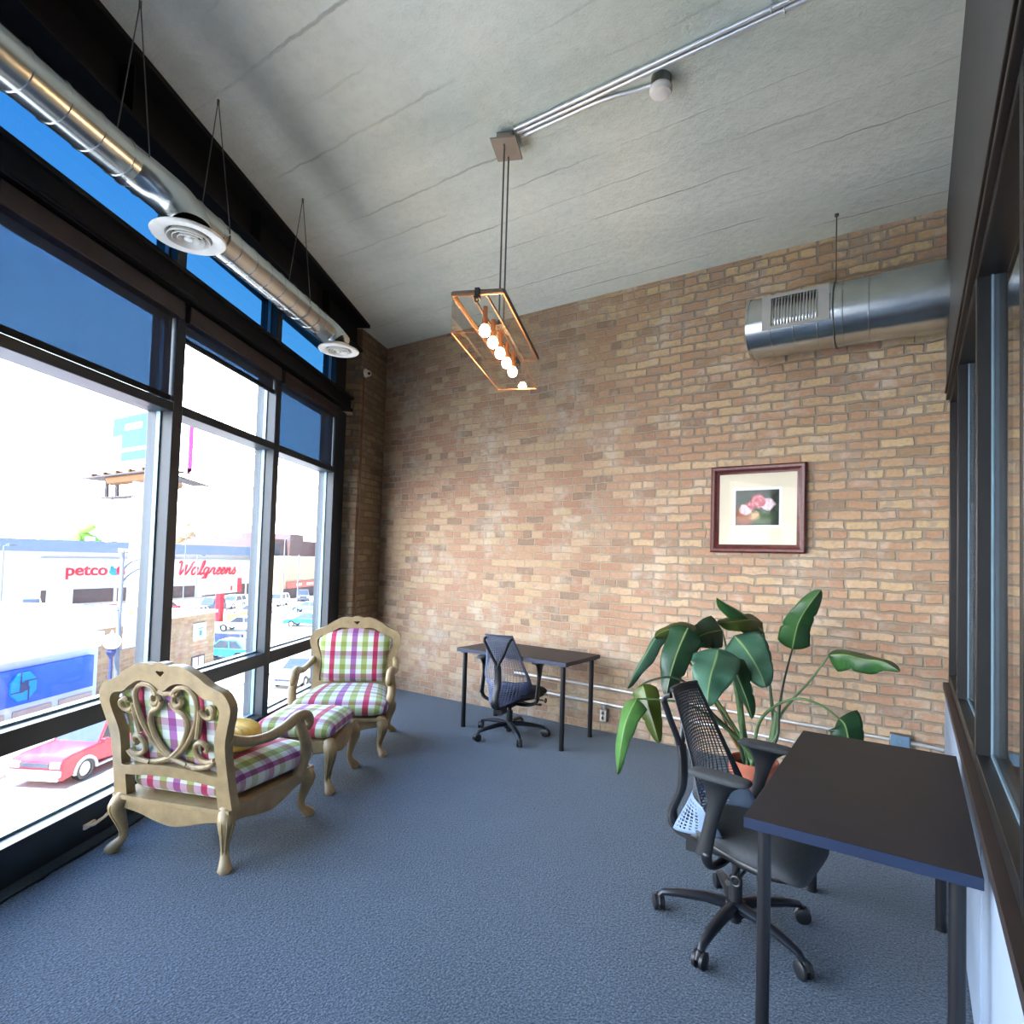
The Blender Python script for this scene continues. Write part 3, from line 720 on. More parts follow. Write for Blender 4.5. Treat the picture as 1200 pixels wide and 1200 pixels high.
c1 = FS(.122, -.626, 3.06)-o0; c2 = FS(1.893, -.658, 3.153)-o0
p = smoothpath([tuple(A(-.13)-o0), tuple(A(-.06)-o0), tuple(FS(.035,-.50,3.272)-o0), tuple(FS(.098,-.57,3.215)-o0), tuple(FS(.122,-.618,3.14)-o0), tuple(c1+V((0,0,.055)))], 4)
b = MB(); b.tube(p, [.0945]*len(p), 28); b.build('branch_elbow', M['galv'], t, ang=35)
diffuser(c1, .164, t)
p = smoothpath([tuple(A(1.66)-o0), tuple(A(1.76)-o0), tuple(FS(1.85,-.595,3.28)-o0), tuple(FS(1.89,-.64,3.23)-o0), tuple(c2+V((0,0,.055)))], 4)
b = MB(); b.tube(p, [.0945]*len(p), 28); b.build('end_elbow', M['galv'], t, ang=35)
diffuser(c2, .155, t)
for s, off in ((-.05,.458), (.526,.475), (1.42,.547), (-1.5,.37)):
    q = A(s)-o0; top = FS(s, -off, H)-o0
    b = MB()
    for sg in (-1, 1): b.tube([top, q+FN*(.094*sg)+V((0,0,.01))], .0028, 6)
    b.tube([q+(FN*math.cos(a)+V((0,0,math.sin(a))))*.0965 for a in (math.pi+math.pi*k/16 for k in range(17))], .0028, 6)
    b.cyl(top-V((0,0,.03)), top, .007, 8)
    b.build('hanger_wire', M['rod'], t)

t = thing('wall_duct', 'large galvanized duct with a side grille, capped, high on the brick wall', 'duct', (-1.05, 4.60, 3.365))
b = MB(); seamed(b, [(0,0,0), (3.6,0,0)], .222, .155, 40); b.tube([(-.006,0,0), (.012,0,0)], .228, 40); b.build('pipe', M['galv'], t, ang=35)
b = MB(); b.tube([(.86,0,0), (1.22,0,0)], .2285, 40); b.build('sleeve', M['galv'], t, ang=35)
b = MB(); b.tube([(.575,-.05,.715), (.575,-.05,.21)], .004, 8); b.ring(.231, .004, 40, 6, Matrix.Translation((.575,0,0)) @ Matrix.Rotation(R(90), 4, 'Y')); b.cyl((.575,-.05,.70), (.575,-.05,.715), .014, 10); b.build('hanger_rod', M['rod'], t)
b = MB(); x0, x1, z0, z1, y = .115, .555, -.105, .140, -.236
for q in ((x0, x1, z0, z0+.022), (x0, x1, z1-.022, z1), (x0, x0+.062, z0+.022, z1-.022), (x1-.072, x1, z0+.022, z1-.022)): b.box(q[0], q[1], y, y+.008, q[2], q[3])
b.box(x0+.02, x1-.02, y+.008, -.14, z0+.01, z0+.016); b.box(x0+.02, x1-.02, y+.008, -.14, z1-.016, z1-.01)
LV = pm('grille_enamel', (168,168,162), .6); g = b.build('grille', LV, t)
b = MB(); b.box(x0+.06, x1-.07, y+.05, y+.052, z0+.02, z1-.02); b.build('grille_throat', M['dark_metal'], g)
for k in range(15):
    b = MB(); xx = x0+.070+k*.0205; b.box(-.0012, .0012, -.014, .014, z0+.02, z1-.02, Matrix.Translation((xx, y+.016, 0)) @ Matrix.Rotation(R(25), 4, 'Z')); b.build('louvre', LV, g)

# ------------------------------------------------------------------ pendant lamp
t = thing('pendant_lamp', 'long glass box pendant with glowing globe bulbs on two thin rods', 'lamp', (-2.06, 2.72, 2.70), R(22.7))
# local y runs along the lamp
b = MB(); b.box(-.078, .078, -.098, .098, 1.305, 1.318); b.box(-.05, .05, -.06, .06, 1.318, 1.375); b.build('canopy', M['taupe'], t, bevel=.003)
for y in (-.055, .055):
    b = MB(); b.cyl((0,y,.2), (0,y,1.275), .0052, 10); b.ring(.010, .003, 14, 6, Matrix.Translation((0,y,1.288)) @ Matrix.Rotation(R(90), 4, 'Y')); b.build('rod', M['rod'], t)
L2, W2 = .496, .135
b = MB()
for x in (-W2, W2): b.box(x-.008, x+.008, -L2, L2, .198, .216)
for y in (-L2, L2): b.box(-W2, W2, y-.008, y+.008, .198, .216)
b.box(-.045, -.033, -L2, L2, .196, .210); b.box(.033, .045, -L2, L2, .196, .210); b.box(-.045, .045, -.075, .075, .206, .214)
fr = b.build('lamp_frame', M['lamp_wood'], t, bevel=.002)
for y in (-L2, L2):
    b = MB(); b.box(-.012, .012, y-.018, y+.018, .170, .222); b.ring(.010, .003, 14, 6, Matrix.Translation((0, y+math.copysign(.018, y), .158)) @ Matrix.Rotation(R(90), 4, 'X')); b.build('clasp', M['black_plastic'], fr)
for a in ((-W2-.002, -W2+.002, -L2, L2), (W2-.002, W2+.002, -L2, L2), (-W2, W2, -L2-.002, -L2+.002), (-W2, W2, L2-.002, L2+.002)):
    b = MB(); b.box(a[0], a[1], a[2], a[3], .0, .196); g = b.build('glass_panel', M['thin'], t)
    for z0, z1 in ((-.002, .002), (.190, .196)): b = MB(); b.box(a[0]-.001, a[1]+.001, a[2]-.001, a[3]+.001, z0, z1); b.build('copper_edge', M['copper'], g)
for k in range(5):
    y = -.345+.17*k
    b = MB(); b.cyl((0,y,.10), (0,y,.196), .0125, 14); b.cyl((0,y,.096), (0,y,.13), .017, 16)
    s_ = b.build('lamp_socket', M['copper'], t)
    b = MB(); b.lathe([(0,.033), (.015,.036), (.026,.047), (.0305,.065), (.026,.082), (.015,.096), (.011,.104)], 20, Matrix.Translation((0,y,0))); b.build('bulb', M['bulb'], s_)

# ------------------------------------------------------------------ conduits, small fittings
def pipe(name, label, pts, r, m, cat='pipe', group=None, clamps=()):
    t = thing(name, label, cat, pts[0], 0, group); o = V(pts[0])
    b = MB(); b.tube([V(p)-o for p in pts], r, 12); b.build('tube', m, t)
    for c in clamps:
        b = MB(); c = V(c)-o; b.ring(r+.002, .004, 14, 6, Matrix.Translation(c) @ Matrix.Rotation(R(90), 4, 'Y')); b.box(c.x-.007, c.x+.007, c.y-.03, c.y+.03, c.z+r, c.z+r+.004); b.build('clamp', M['conduit'], t)
    return t
zc = H-.018
pipe('conduit', 'shiny conduit under the concrete ceiling from pendant canopy to partition, farthest from the brick wall', [(-1.965,2.665,zc), (XR+2.0,2.665,zc)], .0115, M['conduit'], 'conduit', 'ceiling conduits', [(-.55,2.665,zc), (.05,2.665,zc)])
pipe('conduit', 'shiny conduit under the concrete ceiling, the middle one where three leave the pendant canopy', [(-1.965,2.70,zc), (XR+2.0,2.70,zc)], .0115, M['conduit'], 'conduit', 'ceiling conduits', [(-.50,2.70,zc), (.0,2.70,zc)])
pipe('conduit', 'short bent conduit under the ceiling ending at the white smoke detector', smoothpath([(-1.965,2.735,zc), (-1.75,2.735,zc), (-1.5,2.735,zc), (-1.36,2.75,zc), (-1.25,2.775,zc), (-1.165,2.785,zc)], 4), .0115, M['conduit'], 'conduit', 'ceiling conduits')
t = thing('smoke_detector', 'round white smoke detector on the concrete ceiling', 'smoke detector', (-1.115, 2.785, H))
b = MB(); b.cyl((0,0,-.055), (0,0,0), .052, 24); b.build('junction_box', M['galv_dull'], t)
b = MB(); b.lathe([(0,-.055), (.058,-.055), (.060,-.068), (.052,-.088), (.030,-.094), (0,-.095)], 30); hd = b.build('sensor_head', M['plastic'], t, ang=30)
b = MB(); b.lathe([(.030,-.0945), (.034,-.097), (.026,-.098), (0,-.098)], 24); b.build('sensor_cap', M['white_metal'], hd)
pipe('conduit', 'upper of two steel conduits low on the brick wall behind the plant', [(-3.35,YB-.03,.412), (-2.35,YB-.03,.405), (-1.05,YB-.03,.372), (-.13,YB-.03,.364)], .0125, M['conduit'], 'conduit', 'conduits along the foot of the brick wall')
pipe('conduit', 'lower of two steel conduits low on the brick wall behind the plant', [(-3.35,YB-.03,.27), (-2.35,YB-.03,.26), (-1.05,YB-.03,.232), (XR-.005,YB-.03,.212)], .0125, M['conduit'], 'conduit', 'conduits along the foot of the brick wall')
pipe('conduit', 'short steel conduit from the grey junction box to the partition corner', [(-.02,YB-.03,.362), (XR-.005,YB-.03,.350)], .0125, M['conduit'], 'conduit', 'conduits along the foot of the brick wall')
t = thing('junction_box', 'blue-grey electrical box on the brick wall beyond the desk', 'junction box', (-.075, YB, .365))
b = MB(); b.box(-.062, .062, -.055, 0, -.047, .047); b.build('box_body', M['galv_dull'], t, bevel=.005)
b = MB(); b.box(-.056, .056, -.059, -.055, -.041, .041); b.cyl((-.0,-.062,.0), (0,-.058,0), .018, 14); b.build('cover_plate', pm('blue_grey_plate', (112,142,168), .4, .3), t, bevel=.003)
t = thing('outlet_box', 'small steel outlet box at the foot of the brick wall, on a vertical conduit', 'outlet', (-2.35, YB, .155))
b = MB(); b.box(-.034, .034, -.05, 0, -.055, .055); bx = b.build('box_body', M['galv_dull'], t, bevel=.004)
b = MB(); b.cyl((0,-.03,.055), (0,-.03,.091), .0115, 12); b.build('tube', M['conduit'], t)
b = MB(); b.box(-.030, .030, -.053, -.05, -.05, .05)
for z in (-.022, .022): b.lathe([(0,-.004), (.016,-.004), (.016,0), (0,0)], 16, Matrix.Translation((0,-.053,z)) @ Matrix.Rotation(R(90), 4, 'X'))
b.build('receptacle', M['plastic'], bx)
pc = FS(3.83, -.168, 3.60)
t = thing('security_camera', 'small white dome camera high on the corner brick pier', 'camera', pc, FROT)
b = MB(); Mx = Matrix.Rotation(R(90), 4, 'X')
b.lathe([(0,0), (.048,0), (.050,.012), (.044,.024), (.0,.024)], 26, Mx); b.build('mount', M['plastic'], t)
b = MB(); b.ball((0,-.038,-.004), .036, 3); hd = b.build('camera_head', M['plastic'], t)
b = MB(); b.ball((-.022,-.056,-.010), .018, 2); b.build('lens', M['black_plastic'], hd)
p0 = FS(3.815, -.168, 3.55)
pipe('conduit', 'thin brown pipe running down the corner brick pier below the dome camera', [p0, V((p0.x, p0.y, .02))], .009, pm('brown_pipe', (110,78,60), .6), 'conduit')

# ------------------------------------------------------------------ framed print
def m_print():
    t = NT('flower_print'); co = t.n('ShaderNodeTexCoord'); g = (co, 'Object')
    nz = t.noise(g, 26, 4, .6); nd = t.n('ShaderNodeVectorMath', {0: (nz, 1), 'Scale': .05}, operation='SCALE')
    p = t.n('ShaderNodeVectorMath', {0: g, 1: nd}, operation='ADD')
    col = t.ramp((t.noise(g, 20, 3), 0), [(.3, lin(18,26,20)), (.55, lin(36,52,38)), (.75, lin(66,82,58))])
    def blob(cx, cz, r, c, prev, soft=.25):
        s = t.n('ShaderNodeVectorMath', {0: p, 1: (cx+.025, .025, cz+.025)}, operation='DISTANCE')
        f = t.ramp(t.math('DIVIDE', (s, 'Value'), r), [(1-soft, (1,1,1)), (1, (0,0,0))])
        return t.mix((f, 0), prev, c)
    vo = t.n('ShaderNodeTexVoronoi', {'Vector': p, 'Scale': 45.0})
    pk = t.ramp((vo, 'Distance'), [(0, lin(236,190,196)), (.5, lin(206,96,110)), (1, lin(150,50,66))])
    wh = t.ramp((vo, 'Distance'), [(0, lin(246,240,240)), (.6, lin(226,196,204)), (1, lin(190,140,156))])
    col = blob(-.10, -.06, .10, lin(170,104,72), col, .6); col = blob(.05, -.08, .11, lin(70,96,60), col, .6)
    col = blob(-.02, -.055, .05, lin(232,196,150), col, .6)
    col = blob(-.085, -.005, .055, (wh), col); col = blob(.085, .035, .058, (wh), col); col = blob(.01, .06, .066, (pk), col); col = blob(-.045, .03, .04, (pk), col)
    t.bsdf(**{'Base Color': col, 'Roughness': .7}); return t.m
t = thing('picture_frame', 'flower print with cream mat in a mahogany frame on the brick wall', 'picture', (-1.052, YB-.004, 2.006), 0)
w, h = .362, .352
b = MB(); pr = [(0,-.012), (0,-.034), (.012,-.044), (.030,-.040), (.050,-.024), (.066,-.020), (.070,-.010), (.070,-.004)]
loops = []
for dx, y in pr:
    loops.append([V((sx*(w-dx), y, sz*(h-dx))) for sx, sz in ((-1,-1), (1,-1), (1,1), (-1,1))])
b.rings(loops, False); b.box(-w+.004, w-.004, -.012, .0, -h+.004, h-.004); b.build('frame', M['mahogany'], t, ang=25)
b = MB(); b.plate([(-.295,-.285), (.295,-.285), (.295,.285), (-.295,.285)], [[(-.188,-.152), (.188,-.152), (.188,.174), (-.188,.174)]], lambda u, v: (u, -.0165, v), lambda u, v: (u, -.0125, v)); b.build('mat_board', M['mat_board'], t)
b = MB(); b.plate([(-.19,-.154), (.19,-.154), (.19,.176), (-.19,.176)], [[(-.166,-.130), (.166,-.130), (.166,.152), (-.166,.152)]], lambda u, v: (u, -.0150, v), lambda u, v: (u, -.0122, v)); b.build('inner_mat', M['mat_white'], t)
b = MB(); b.box(-.168, .168, -.0135, -.0121, -.132, .154)
pr_ = b.build('print', m_print(), t)
b = MB(); b.box(-.292, .292, -.0198, -.0188, -.282, .282); b.build('glass_pane', M['museum'], t)

# ------------------------------------------------------------------ potted plant
pot = V((-.855, 3.95, 0))
t = thing('potted_plant', 'big broad-leaved plant in a terracotta pot before the brick wall', 'plant', pot)
b = MB(); b.lathe([(0,.0), (.098,.0), (.104,.01), (.128,.225), (.150,.228), (.153,.305), (.146,.312), (.138,.305), (.134,.262), (0,.262)], 40)
b.build('pot', M['terracotta'], t, ang=30)
b = MB(); b.lathe([(0,.262), (.135,.262), (.10,.276), (.05,.272), (0,.28)], 30); b.build('soil', M['soil'], t)
LEAVES = [
('leaf', [(-0.73, 4.02, 0.452), (-0.725, 4.05, 0.614), (-0.711, 4.12, 0.79), (-0.674, 4.2, 1.004)], [(-0.674, 4.2, 1.004), (-0.657, 4.2, 1.105), (-0.63, 4.2, 1.203), (-0.568, 4.18, 1.313), (-0.497, 4.14, 1.413)], 0.205, (0.25, -1, 0.15), 0.25),
('leaf', [(-0.739, 4.02, 0.45), (-0.724, 4.05, 0.572), (-0.655, 4.1, 0.691), (-0.551, 4.12, 0.829), (-0.447, 4.12, 1.0)], [(-0.447, 4.12, 1.0), (-0.357, 4.1, 1.016), (-0.254, 4.05, 1.007), (-0.15, 4.0, 1.01), (-0.064, 3.96, 0.97)], 0.2, (0.1, -0.75, 0.7), 0.55),
('leaf_dark', [(-0.853, 3.98, 0.438), (-0.809, 3.95, 0.578), (-0.699, 3.9, 0.697), (-0.572, 3.85, 0.758), (-0.457, 3.85, 0.737), (-0.362, 3.85, 0.676)], [(-0.362, 3.85, 0.676), (-0.332, 3.82, 0.658), (-0.314, 3.8, 0.613), (-0.305, 3.78, 0.546), (-0.303, 3.78, 0.473)], 0.21, (0, -1, 0.3), 0.15),
('leaf', [(-0.758, 4.05, 0.439), (-0.784, 4.1, 0.68), (-0.832, 4.2, 0.92), (-0.866, 4.25, 1.09)], [(-0.866, 4.25, 1.09), (-0.916, 4.22, 1.151), (-0.98, 4.15, 1.215), (-1.056, 4.1, 1.266), (-1.138, 4.05, 1.324)], 0.22, (0.3, -0.55, 0.8), 0.75),
('leaf_olive', [(-0.758, 4.05, 0.439), (-0.78, 4.1, 0.68), (-0.84, 4.2, 0.919), (-0.89, 4.3, 1.157)], [(-0.89, 4.3, 1.157), (-0.93, 4.2, 1.179), (-0.993, 4.1, 1.172), (-1.068, 4.05, 1.161), (-1.116, 4.0, 1.157)], 0.17, (0.1, -0.9, 0.5), 0.4),
('leaf_blue', [(-0.923, 4.0, 0.419), (-0.95, 4.0, 0.517), (-0.958, 3.95, 0.697), (-0.998, 3.9, 0.887), (-1.049, 3.8, 1.009)], [(-1.049, 3.8, 1.009), (-1.045, 3.72, 0.939), (-1.053, 3.66, 0.865), (-1.056, 3.62, 0.774), (-1.054, 3.6, 0.678)], 0.31, (0.1, -1, 0.35), 0.12),
('leaf_blue', [(-0.915, 4.0, 0.421), (-0.951, 4.05, 0.576), (-0.988, 4.1, 0.808), (-1.027, 4.1, 1.071)], [(-1.027, 4.1, 1.071), (-0.946, 4.02, 1.016), (-0.871, 3.95, 0.947), (-0.81, 3.9, 0.869), (-0.77, 3.86, 0.799)], 0.3, (0.25, -1, 0.25), 0.15),
('leaf_dark', [(-0.923, 4.0, 0.419), (-0.941, 3.98, 0.592), (-0.967, 3.95, 0.764), (-0.994, 3.88, 0.941)], [(-0.994, 3.88, 0.941), (-0.952, 3.85, 0.875), (-0.909, 3.83, 0.792), (-0.87, 3.82, 0.701), (-0.837, 3.81, 0.599)], 0.155, (-0.2, -1, 0.1), 0.5),
('leaf_dark', [(-0.943, 4.0, 0.416), (-1.066, 3.95, 0.611), (-1.177, 3.9, 0.777), (-1.262, 3.88, 0.889), (-1.308, 3.88, 0.931), (-1.276, 3.88, 1.12)], [(-1.276, 3.88, 1.12), (-1.309, 3.85, 1.023), (-1.345, 3.83, 0.906), (-1.368, 3.8, 0.784), (-1.382, 3.78, 0.66)], 0.25, (0.2, -1, 0.25), 0.3),
('leaf_olive', [(-0.957, 4.0, 0.413), (-1.115, 4.0, 0.611), (-1.227, 4.0, 0.845), (-1.278, 4.02, 1.081)], [(-1.278, 4.02, 1.081), (-1.35, 4.02, 1.102), (-1.438, 4.0, 1.087), (-1.508, 3.98, 1.054), (-1.543, 3.96, 1.019)], 0.16, (0.2, -0.8, 0.6), 0.5),
('leaf_blue', [(-0.957, 4.0, 0.413), (-1.148, 4.05, 0.633), (-1.259, 4.1, 0.882), (-1.515, 4.05, 1.066)], [(-1.515, 4.05, 1.066), (-1.564, 4.0, 0.991), (-1.615, 3.96, 0.877), (-1.666, 3.92, 0.763), (-1.719, 3.9, 0.643)], 0.15, (-0.45, -1, 0), 0.7),
('leaf_dark', [(-0.948, 4.05, 0.403), (-1.027, 4.2, 0.624), (-1.098, 4.25, 0.882), (-1.148, 4.25, 1.083)], [(-1.148, 4.25, 1.083), (-1.199, 4.2, 1.073), (-1.249, 4.15, 1.054), (-1.305, 4.12, 1.014), (-1.345, 4.1, 0.962)], 0.26, (0.1, -0.95, 0.3), 0.3),
('leaf_olive', [(-0.949, 3.9, 0.438), (-1.075, 3.8, 0.589), (-1.155, 3.72, 0.725), (-1.227, 3.65, 0.805), (-1.314, 3.6, 0.826), (-1.407, 3.57, 0.797), (-1.458, 3.55, 0.768)], [(-1.458, 3.55, 0.768), (-1.425, 3.53, 0.693), (-1.392, 3.52, 0.609), (-1.354, 3.51, 0.519), (-1.319, 3.5, 0.431)], 0.175, (0.2, -1, 0.2), 0.35),
('leaf_lime', [(-0.944, 3.88, 0.444), (-1.068, 3.72, 0.59), (-1.182, 3.6, 0.677), (-1.299, 3.52, 0.698), (-1.441, 3.42, 0.702)], [(-1.441, 3.42, 0.702), (-1.46, 3.38, 0.642), (-1.481, 3.34, 0.55), (-1.495, 3.32, 0.425), (-1.512, 3.31, 0.252)], 0.17, (-0.25, -1, 0.1), 0.3),
]
DRY = [[(-0.926, 4.02, 0.311), (-0.96, 4.02, 0.339), (-1.031, 4.02, 0.446), (-1.079, 4.0, 0.565), (-1.116, 4.0, 0.638)], [(-0.914, 4.0, 0.319), (-0.939, 4.0, 0.348), (-0.995, 3.98, 0.479), (-1.049, 3.95, 0.614)], [(-0.905, 4.0, 0.321), (-0.92, 4.0, 0.42), (-0.924, 4.0, 0.488)]]
TRUNK = [[(-0.794, 4.02, 0.271), (-0.774, 4.03, 0.374), (-0.758, 4.05, 0.49), (-0.743, 4.06, 0.609)], [(-0.93, 4.0, 0.282), (-0.935, 4.0, 0.417), (-0.946, 4.0, 0.552), (-0.952, 4.0, 0.637)]]
au_ = lambda u: abs(u)**2
def leaf(mat, pet, bl, W_, nrm, fold, k):
    src = V((-.86+.05*math.cos(k*2.4), 3.95+.05*math.sin(k*2.4), .265))
    b = MB(); pp = smoothpath([tuple(src)]+pet, 5); n_ = len(pp)
    b.tube([V(p)-pot for p in pp], [.0125-.0075*i/n_ for i in range(n_)], 8)
    st = b.build('stem', M['stem'] if k % 3 else M['stem_dark'], t)
    path = [V(p) for p in smoothpath(bl, 5)]; m = len(path)-1; nr = V(nrm).normalized()
    b = MB()
    def fn(i, j):
        u = 2*j-1; ff = i*m; a = min(m-1, int(ff)); p = path[a].lerp(path[a+1], ff-a)
        T = (path[min(m, a+2)]-path[max(0, a-1)]).normalized(); S = T.cross(nr).normalized(); N = S.cross(T).normalized()
        w = W_*.5*min(1, (i/.12)**.6 if i > 0 else 0)*max(0, 1-i**3.0)**.75*(1-.18*i)
        w *= 1+.05*math.sin(9*i+k+u)
        for cc in (.34+.05*(k % 4), .62+.04*(k % 3)): w *= 1-(.16 if (u > 0) == ((k+int(cc*10)) % 2 == 0) else .05)*max(0, 1-abs(i-cc)/.035)*au_(u)
        au = abs(u)
        return p-pot+S*u*w*math.cos(fold*.9*au)-N*(w*au**1.4*math.sin(fold*1.1))+N*(.012*math.sin(14*i+k*1.7)*au*au*(W_/.25))
    b.grid(fn, 48, 12, lambda i, j: (2*j-1, i))
    b.build('leaf', M[mat], st, fix=False, ang=80, solid=.0018)
for k, q in enumerate(LEAVES): leaf(*q, k)
for q in DRY:
    q = smoothpath([(-.86, 3.97, .265)]+q[1:], 5); b = MB(); n_ = len(q); b.tube([V(p)-pot for p in q], [.020-.014*i/n_ for i in range(n_)], 7, flat=.5); b.build('dry_sheath', M['dry'], t)
for q in TRUNK:
    q = smoothpath([(q[0][0]*.5-.43, 3.96, .265)]+q[1:], 5); b = MB(); n_ = len(q); b.tube([V(p)-pot for p in q], [.030-.016*i/n_ for i in range(n_)], 10, flat=.8); b.build('trunk', M['stem'], t)
# ------------------------------------------------------------------ the street outside
def om(name, col, rough=.8, **k): return pm(name, col, rough, 0, .05, 3, **k)
E_ = dict(asphalt=om('asphalt', (176,174,170)), lot=om('lot_paving', (160,158,156)), white=om('white_render', (206,208,212)), slate=om('slate_roof', (48,66,88)), tan=M['brick_out'],
    dark=om('dark_opening', (70,64,74)), pale=om('pale_wall', (214,212,206)), mauve=om('mauve_brick', (92,76,82)), glassd=om('window_dark', (52,62,78), .15), red=om('sign_red', (206,22,52)),
    blue=om('sign_blue', (28,84,206)), cyan=om('logo_blue', (0,130,226)), navy=om('navy_panel', (40,54,104)), pole=om('pole_grey', (92,104,122)), rust=om('rusty_steel', (98,64,28)), cat=om('catwalk_grey', (44,40,46)),
    pink=om('magenta_print', (190,40,126)), brown=om('brown_wall', (150,108,100)), teal=om('teal_board', (168,206,204)), tan2=om('sand_block', (206,176,132)), globe=om('globe_white', (244,244,240), .3), cream=om('cream_wall', (190,176,150)), ltblue=om('shade_blue_white', (160,180,206)))
E_['brickf'] = m_brick('tan_brick', 'X', True, .8, .45)
b = MB(); b.box(-220, 40, -100, 220, ZS-.2, ZS)
o = b.build('street', E_['asphalt']); o['kind'] = 'structure'
b = MB(); b.box(-60, 150, 15.9, 19.7, 0, .14); o = b.build('sidewalk', E_['lot'], None, P0+V((0,0,ZS)), FROT); o['kind'] = 'structure'
b = MB(); b.box(-60, 120, .3, 2.6, 0, .14); o = b.build('sidewalk', E_['lot'], None, P0+V((0,0,ZS)), FROT); o['kind'] = 'structure'
b = MB(); b.box(-60, 150, 10.2, 10.34, 0, .008); o = b.build('road_line', E_['dark'], None, P0+V((0,0,ZS)), FROT); o['kind'] = 'structure'

SC = 1.28
def outside(name, label, cat, s, o, group=None, z=ZS, rz=FROT):
    t = thing(name, label, cat, FS(s, o, z), rz, group); t.scale = (SC, SC, SC); return t
def fit_text(txt, x0, x1, z, size, y, m, parent, name='lettering', shear=0, off=0.0):
    b = text_mb(txt, size, .04, shear, off)
    xs = [v.co.x for v in b.bm.verts]; k = (x1-x0)/(max(xs)-min(xs)); mn = min(xs)
    for v in b.bm.verts: v.co = V((x1-(v.co.x-mn)*k if False else x0+(v.co.x-mn)*k, y-v.co.z, z+v.co.y))
    return b.build(name, m, parent, ang=30)

# low white bank branch with a blue sign
t = outside('bank_building', 'low white building across the street with a blue sign and octagonal emblem', 'building', 22.22, 18.11)
b = MB(); b.box(-26, 0, 0, 13, .0, 2.95); b.build('wall', E_['ltblue'], t)  # white wall in shade: the blue skylight on it is put into the colour
b = MB(); b.box(-26.1, .1, -.12, 13.1, 2.75, 3.12); b.box(-26.1, .05, -.06, 13.1, 2.62, 2.75); b.build('roof', E_['white'], t)
b = MB(); b.box(-11, -.34, -.16, 0, 1.33, 2.38); sg = b.build('sign', E_['blue'], t)
b = MB(); b.plate([(-2.93+.44*math.cos(R(22.5+45*k)), 1.87+.44*math.sin(R(22.5+45*k))) for k in range(8)], [], lambda u, v: (u, -.22, v), lambda u, v: (u, -.16, v)); em = b.build('emblem', E_['cyan'], sg)
b = MB()
q = .13
for dx, dz, w, h in ((-q, .02, .035, .44-.02), (q, -.44, .035, .42), (.0, q, .42, .035), (-.42, -q-.035, .42, .035)):
    b.box(-2.93+dx, -2.93+dx+w, -.235, -.22, 1.87+dz, 1.87+dz+h)
b.box(-2.93-q, -2.93+q, -.232, -.22, 1.87-q, 1.87+q); b.build('emblem_mark', E_['navy'], em)
for k in range(7):
    b = MB(); x = -1.5-1.55*k; b.box(x, x+1.3, -.03, .02, .55, 1.12); b.build('window', om('window_mauve', (132,118,126), .3), t)
# tan brick building next to it
t = outside('brick_building', 'flat-roofed tan brick building across the street beside the white bank', 'building', 33.67, 19.9)
b = MB(); b.box(-8.75, 0, 0, 12, 0, 2.95); b.build('wall', E_['brickf'], t)
b = MB(); b.box(-8.8, .08, -.08, 12.1, 2.95, 3.08); b.build('roof', E_['white'], t)
b = MB(); b.box(-1.75, -.75, -.04, .03, .35, 1.0); w_ = b.build('window', E_['dark'], t)
for x in (-1.68, -1.22): b = MB(); b.box(x, x+.38, -.05, -.04, .42, .93); b.build('pane', E_['white'], w_)
b = MB(); b.box(-1.75, -.85, -.10, -.02, 1.75, 2.55); pb = b.build('wall_sign', E_['white'], t)
b = MB(); b.box(-1.38, -1.18, -.11, -.10, 1.95, 2.2); b.box(-1.45, -1.1, -.11, -.10, 2.28, 2.33); b.build('sign_mark', E_['cyan'], pb)
t = thing('hoarding', 'dark blue panel standing at the end of the tan brick building', 'panel', (-43.3, 23.2, ZS), R(33)); t.scale = (SC, SC, SC)
b = MB(); b.box(0, 1.7, 0, .12, 0, 1.25); b.build('panel', E_['navy'], t); b = MB(); b.box(.05, .13, -.05, 0, 0, 1.3); b.build('post', E_['pole'], t); b = MB(); b.box(1.55, 1.63, -.05, 0, 0, 1.3); b.build('post', E_['pole'], t)

# long store block beyond the car park
Q0 = V((-90.24, 27.97, ZS)); QR = R(104.95)
t = thing('store_building', 'long white shop block with slate roof band and red shop lettering, beyond the car park', 'building', Q0, QR); t.scale = (SC, SC, SC)
b = MB(); b.box(-26, 29.5, 0, 12, 0, 5.5); b.build('wall', E_['white'], t)
b = MB(); b.rings([[V((-26.3,-.5,5.45)), V((29.8,-.5,5.45)), V((29.8,12.2,5.45)), V((-26.3,12.2,5.45))], [V((-26.1,.7,6.65)), V((29.6,.7,6.65)), V((29.6,11.8,6.65)), V((-26.1,11.8,6.65))]]); rf = b.build('roof', E_['slate'], t, smooth=False)
for x, z in ((4.2, 6.65), (6.6, 6.65), (1.1, 6.65)):
    b = MB(); b.box(x-.3, x+.3, 1.0, 1.6, z, z+.45); b.build('roof_vent', E_['white'], rf)
b = MB(); b.box(11.0, 12.6, 3, 5, 6.65, 7.7); b.build('roof_unit', E_['brown'], rf)
b = MB(); b.plate([(26.6,5.4), (29.7,5.4), (29.7,7.2), (28.2,7.6), (26.6,7.2)], [], lambda u, v: (u, -.55, v), lambda u, v: (u, 1.5, v)); b.build('gable', E_['slate'], rf)
b = MB(); b.box(-1.2, 9.4, -.35, 0, 2.2, 4.75); fa = b.build('fascia', E_['white'], t)
b = MB(); b.box(-1.3, 9.5, -.45, -.0, 4.7, 4.85); b.box(-1.3, 9.5, -.6, 0, 1.75, 2.2); b.build('fascia_trim', E_['ltblue'], fa)
fit_text('petco', .9, 5.0, 3.12, 1.62, -.38, E_['red'], fa, off=.035)
